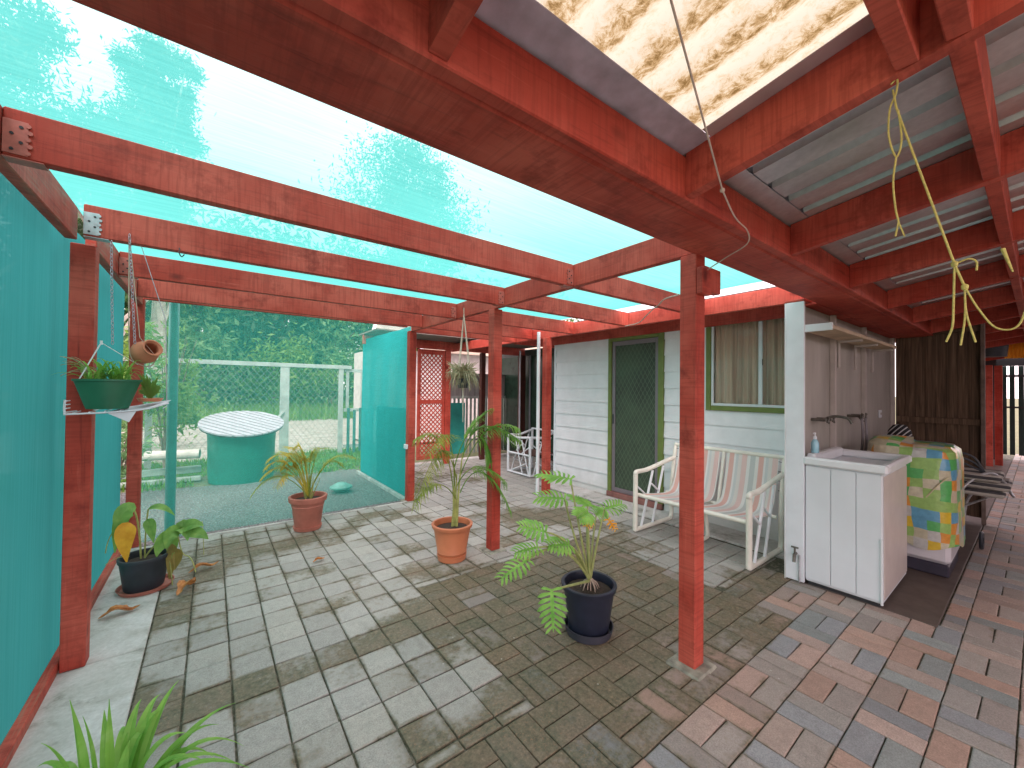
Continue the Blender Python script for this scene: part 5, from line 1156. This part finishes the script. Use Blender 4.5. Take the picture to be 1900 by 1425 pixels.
bw = thing('unseen_shade_wall', 'added out of view board wall that shades the covered way', 'fence', (8, -2.5, 0))  # added board wall, out of view, blocks light to darken under the verandah roof
m = MB(); x = 2.6
while x < 15: m.box(x, x+.14, -2.62, -2.60, 0, 2.5, .002); x += .145
m.build('paling', M_PLK, bw)
# ================================================================== FAR RIGHT
rp_ = thing('carport_frame', 'red timber post and beam at the far end of the covered way', 'carport', (11.5, .5, 0))
beam('post', 12.9, 13.0, .475, .58, 0, 2.05, WZ, rp_); beam('wall_board', 12.6, 12.7, .59, 1.3, 0, 2.05, WZ, rp_); beam('beam', 8.0, 8.1, -.2, .95, 2.28, 2.42, WY, rp_)
gt2 = thing('slatted_gate', 'dark gate with two bright gaps at the far end of the covered way', 'gate', (14.5, .3, 0))
m = MB()
for a_, b_ in ((-.6, -.02), (.0, .175), (.225, .305), (.355, .43), (.47, 1.2)): m.box(14.4, 14.43, a_, b_, .1, 2.1, .003)
m.build('slat', simple('dark_green_gate', (.02, .05, .045), .6), gt2); MB().box(14.38, 14.399, -.6, 1.2, 1.15, 1.19, .002).box(14.38, 14.399, -.6, 1.2, 1.85, 1.9, .002).build('rail', DARKHOLE, gt2)
MB().box(14.4, 14.43, -.6, 1.2, 2.102, 3.6, .003).box(14.0, 14.05, .60, 1.6, 0, 3.6, .003).build('upper_panel', DARKHOLE, gt2)
t = NT('amber_sheet'); l = t.n('ShaderNodeBsdfTranslucent'); l.inputs['Color'].default_value = (.85, .40, .05, 1); d = t.n('ShaderNodeBsdfDiffuse'); d.inputs['Color'].default_value = (.7, .32, .04, 1); mm = t.n('ShaderNodeMixShader'); mm.inputs[0].default_value = .6; t.l(d.outputs[0], mm.inputs[1]); t.l(l.outputs[0], mm.inputs[2]); M_AMB = t.done(mm)
m = MB(); n_ = 60
for i in range(n_+1): yy = -.3+.68*i/n_; m.v += [(11.0+.02*math.sin(i*1.6), yy, 2.08), (11.0+.02*math.sin(i*1.6), yy, 2.48)]
m.f = [(2*i, 2*i+2, 2*i+3, 2*i+1) for i in range(n_)]; tag(m.build('amber_screen', M_AMB), 'amber corrugated screen hanging above the far gate', 'screen')
ub = thing('black_tub', 'black ribbed tub hanging on the far red boards', 'tub', (10.4, .55, 2.1))
MB().lathe([(0, 0), (.17, 0), (.20, .3), (.21, .36), (.20, .36), (.16, .02), (0, .02)], (10.4, .50, 2.08), 20).build('tub_body', BLK2, ub, True)
# pushchair folded beside the machine
pcx = thing('folded_pushchair', 'folded pushchair with striped cushions beyond the washing machine', 'pushchair', (6.1, .38, 0))
t = NT('grey_stripe'); sx = t.n('ShaderNodeSeparateXYZ'); t.l(t.coord(), sx.inputs[0]); c = t.ramp(t.math('FRACT', t.math('MULTIPLY', t.math('ADD', sx.outputs[2], t.math('MULTIPLY', sx.outputs[0], .2)), 16)), [(0, (.05, .05, .055)), (.45, (.42, .40, .36))], 'CONSTANT'); M_GS = t.done(t.bsdf(c, .8))
m = MB()
for k, (z, w_) in enumerate(((.50, .30), (.57, .33), (.64, .28))): m.box(5.75, 6.25, .50-w_, .52, z, z+.062, .022)
m.build('cushion', M_GS, pcx, True)
m = MB(); m.tube(smoothline([(5.72, .50, .10), (5.74, .48, .5), (5.80, .30, .72), (5.9, .18, .60)]), .012, 8); m.tube(smoothline([(6.28, .50, .06), (6.26, .45, .4), (6.2, .26, .62), (6.1, .16, .48)]), .012, 8); m.tube([(5.75, .50, .35), (6.25, .28, .45)], .010, 8); m.build('frame', GALV, pcx, True)
for x, y in ((5.75, .34), (6.2, .52)):
    m = MB(); m.lathe([(.03, -.012), (.075, -.014), (.085, 0), (.075, .014), (.03, .012)], (x, y, .092), 24, Matrix.Rotation(R(90), 4, 'X')); m.build('wheel', BLK2, pcx, True)
m = MB()
for k in range(3): m.tube(smoothline([(5.9, .56, .70), (5.92, .50, .86-.04*k), (5.94, .40, .84-.05*k), (5.96, .33, .70)]), .010, 6)
m.build('canopy_hoop', BLK2, pcx, True)
sb_ = thing('striped_bag', 'black and white striped bag behind the printed cover', 'bag', (5.9, .95, 1.0))
t = NT('bag_stripe'); sx = t.n('ShaderNodeSeparateXYZ'); t.l(t.coord(), sx.inputs[0]); c = t.ramp(t.math('FRACT', t.math('MULTIPLY', t.math('ADD', sx.outputs[1], t.math('MULTIPLY', sx.outputs[2], .8)), 22)), [(0, (.012, .012, .014)), (.72, (.5, .5, .5))], 'CONSTANT')
MB().lathe([(0, .17), (.05, .16), (.09, .10), (.10, .02), (.09, -.1), (0, -.12)], (5.80, .90, .96), 20).build('bag_body', t.done(t.bsdf(c, .8)), sb_, True)
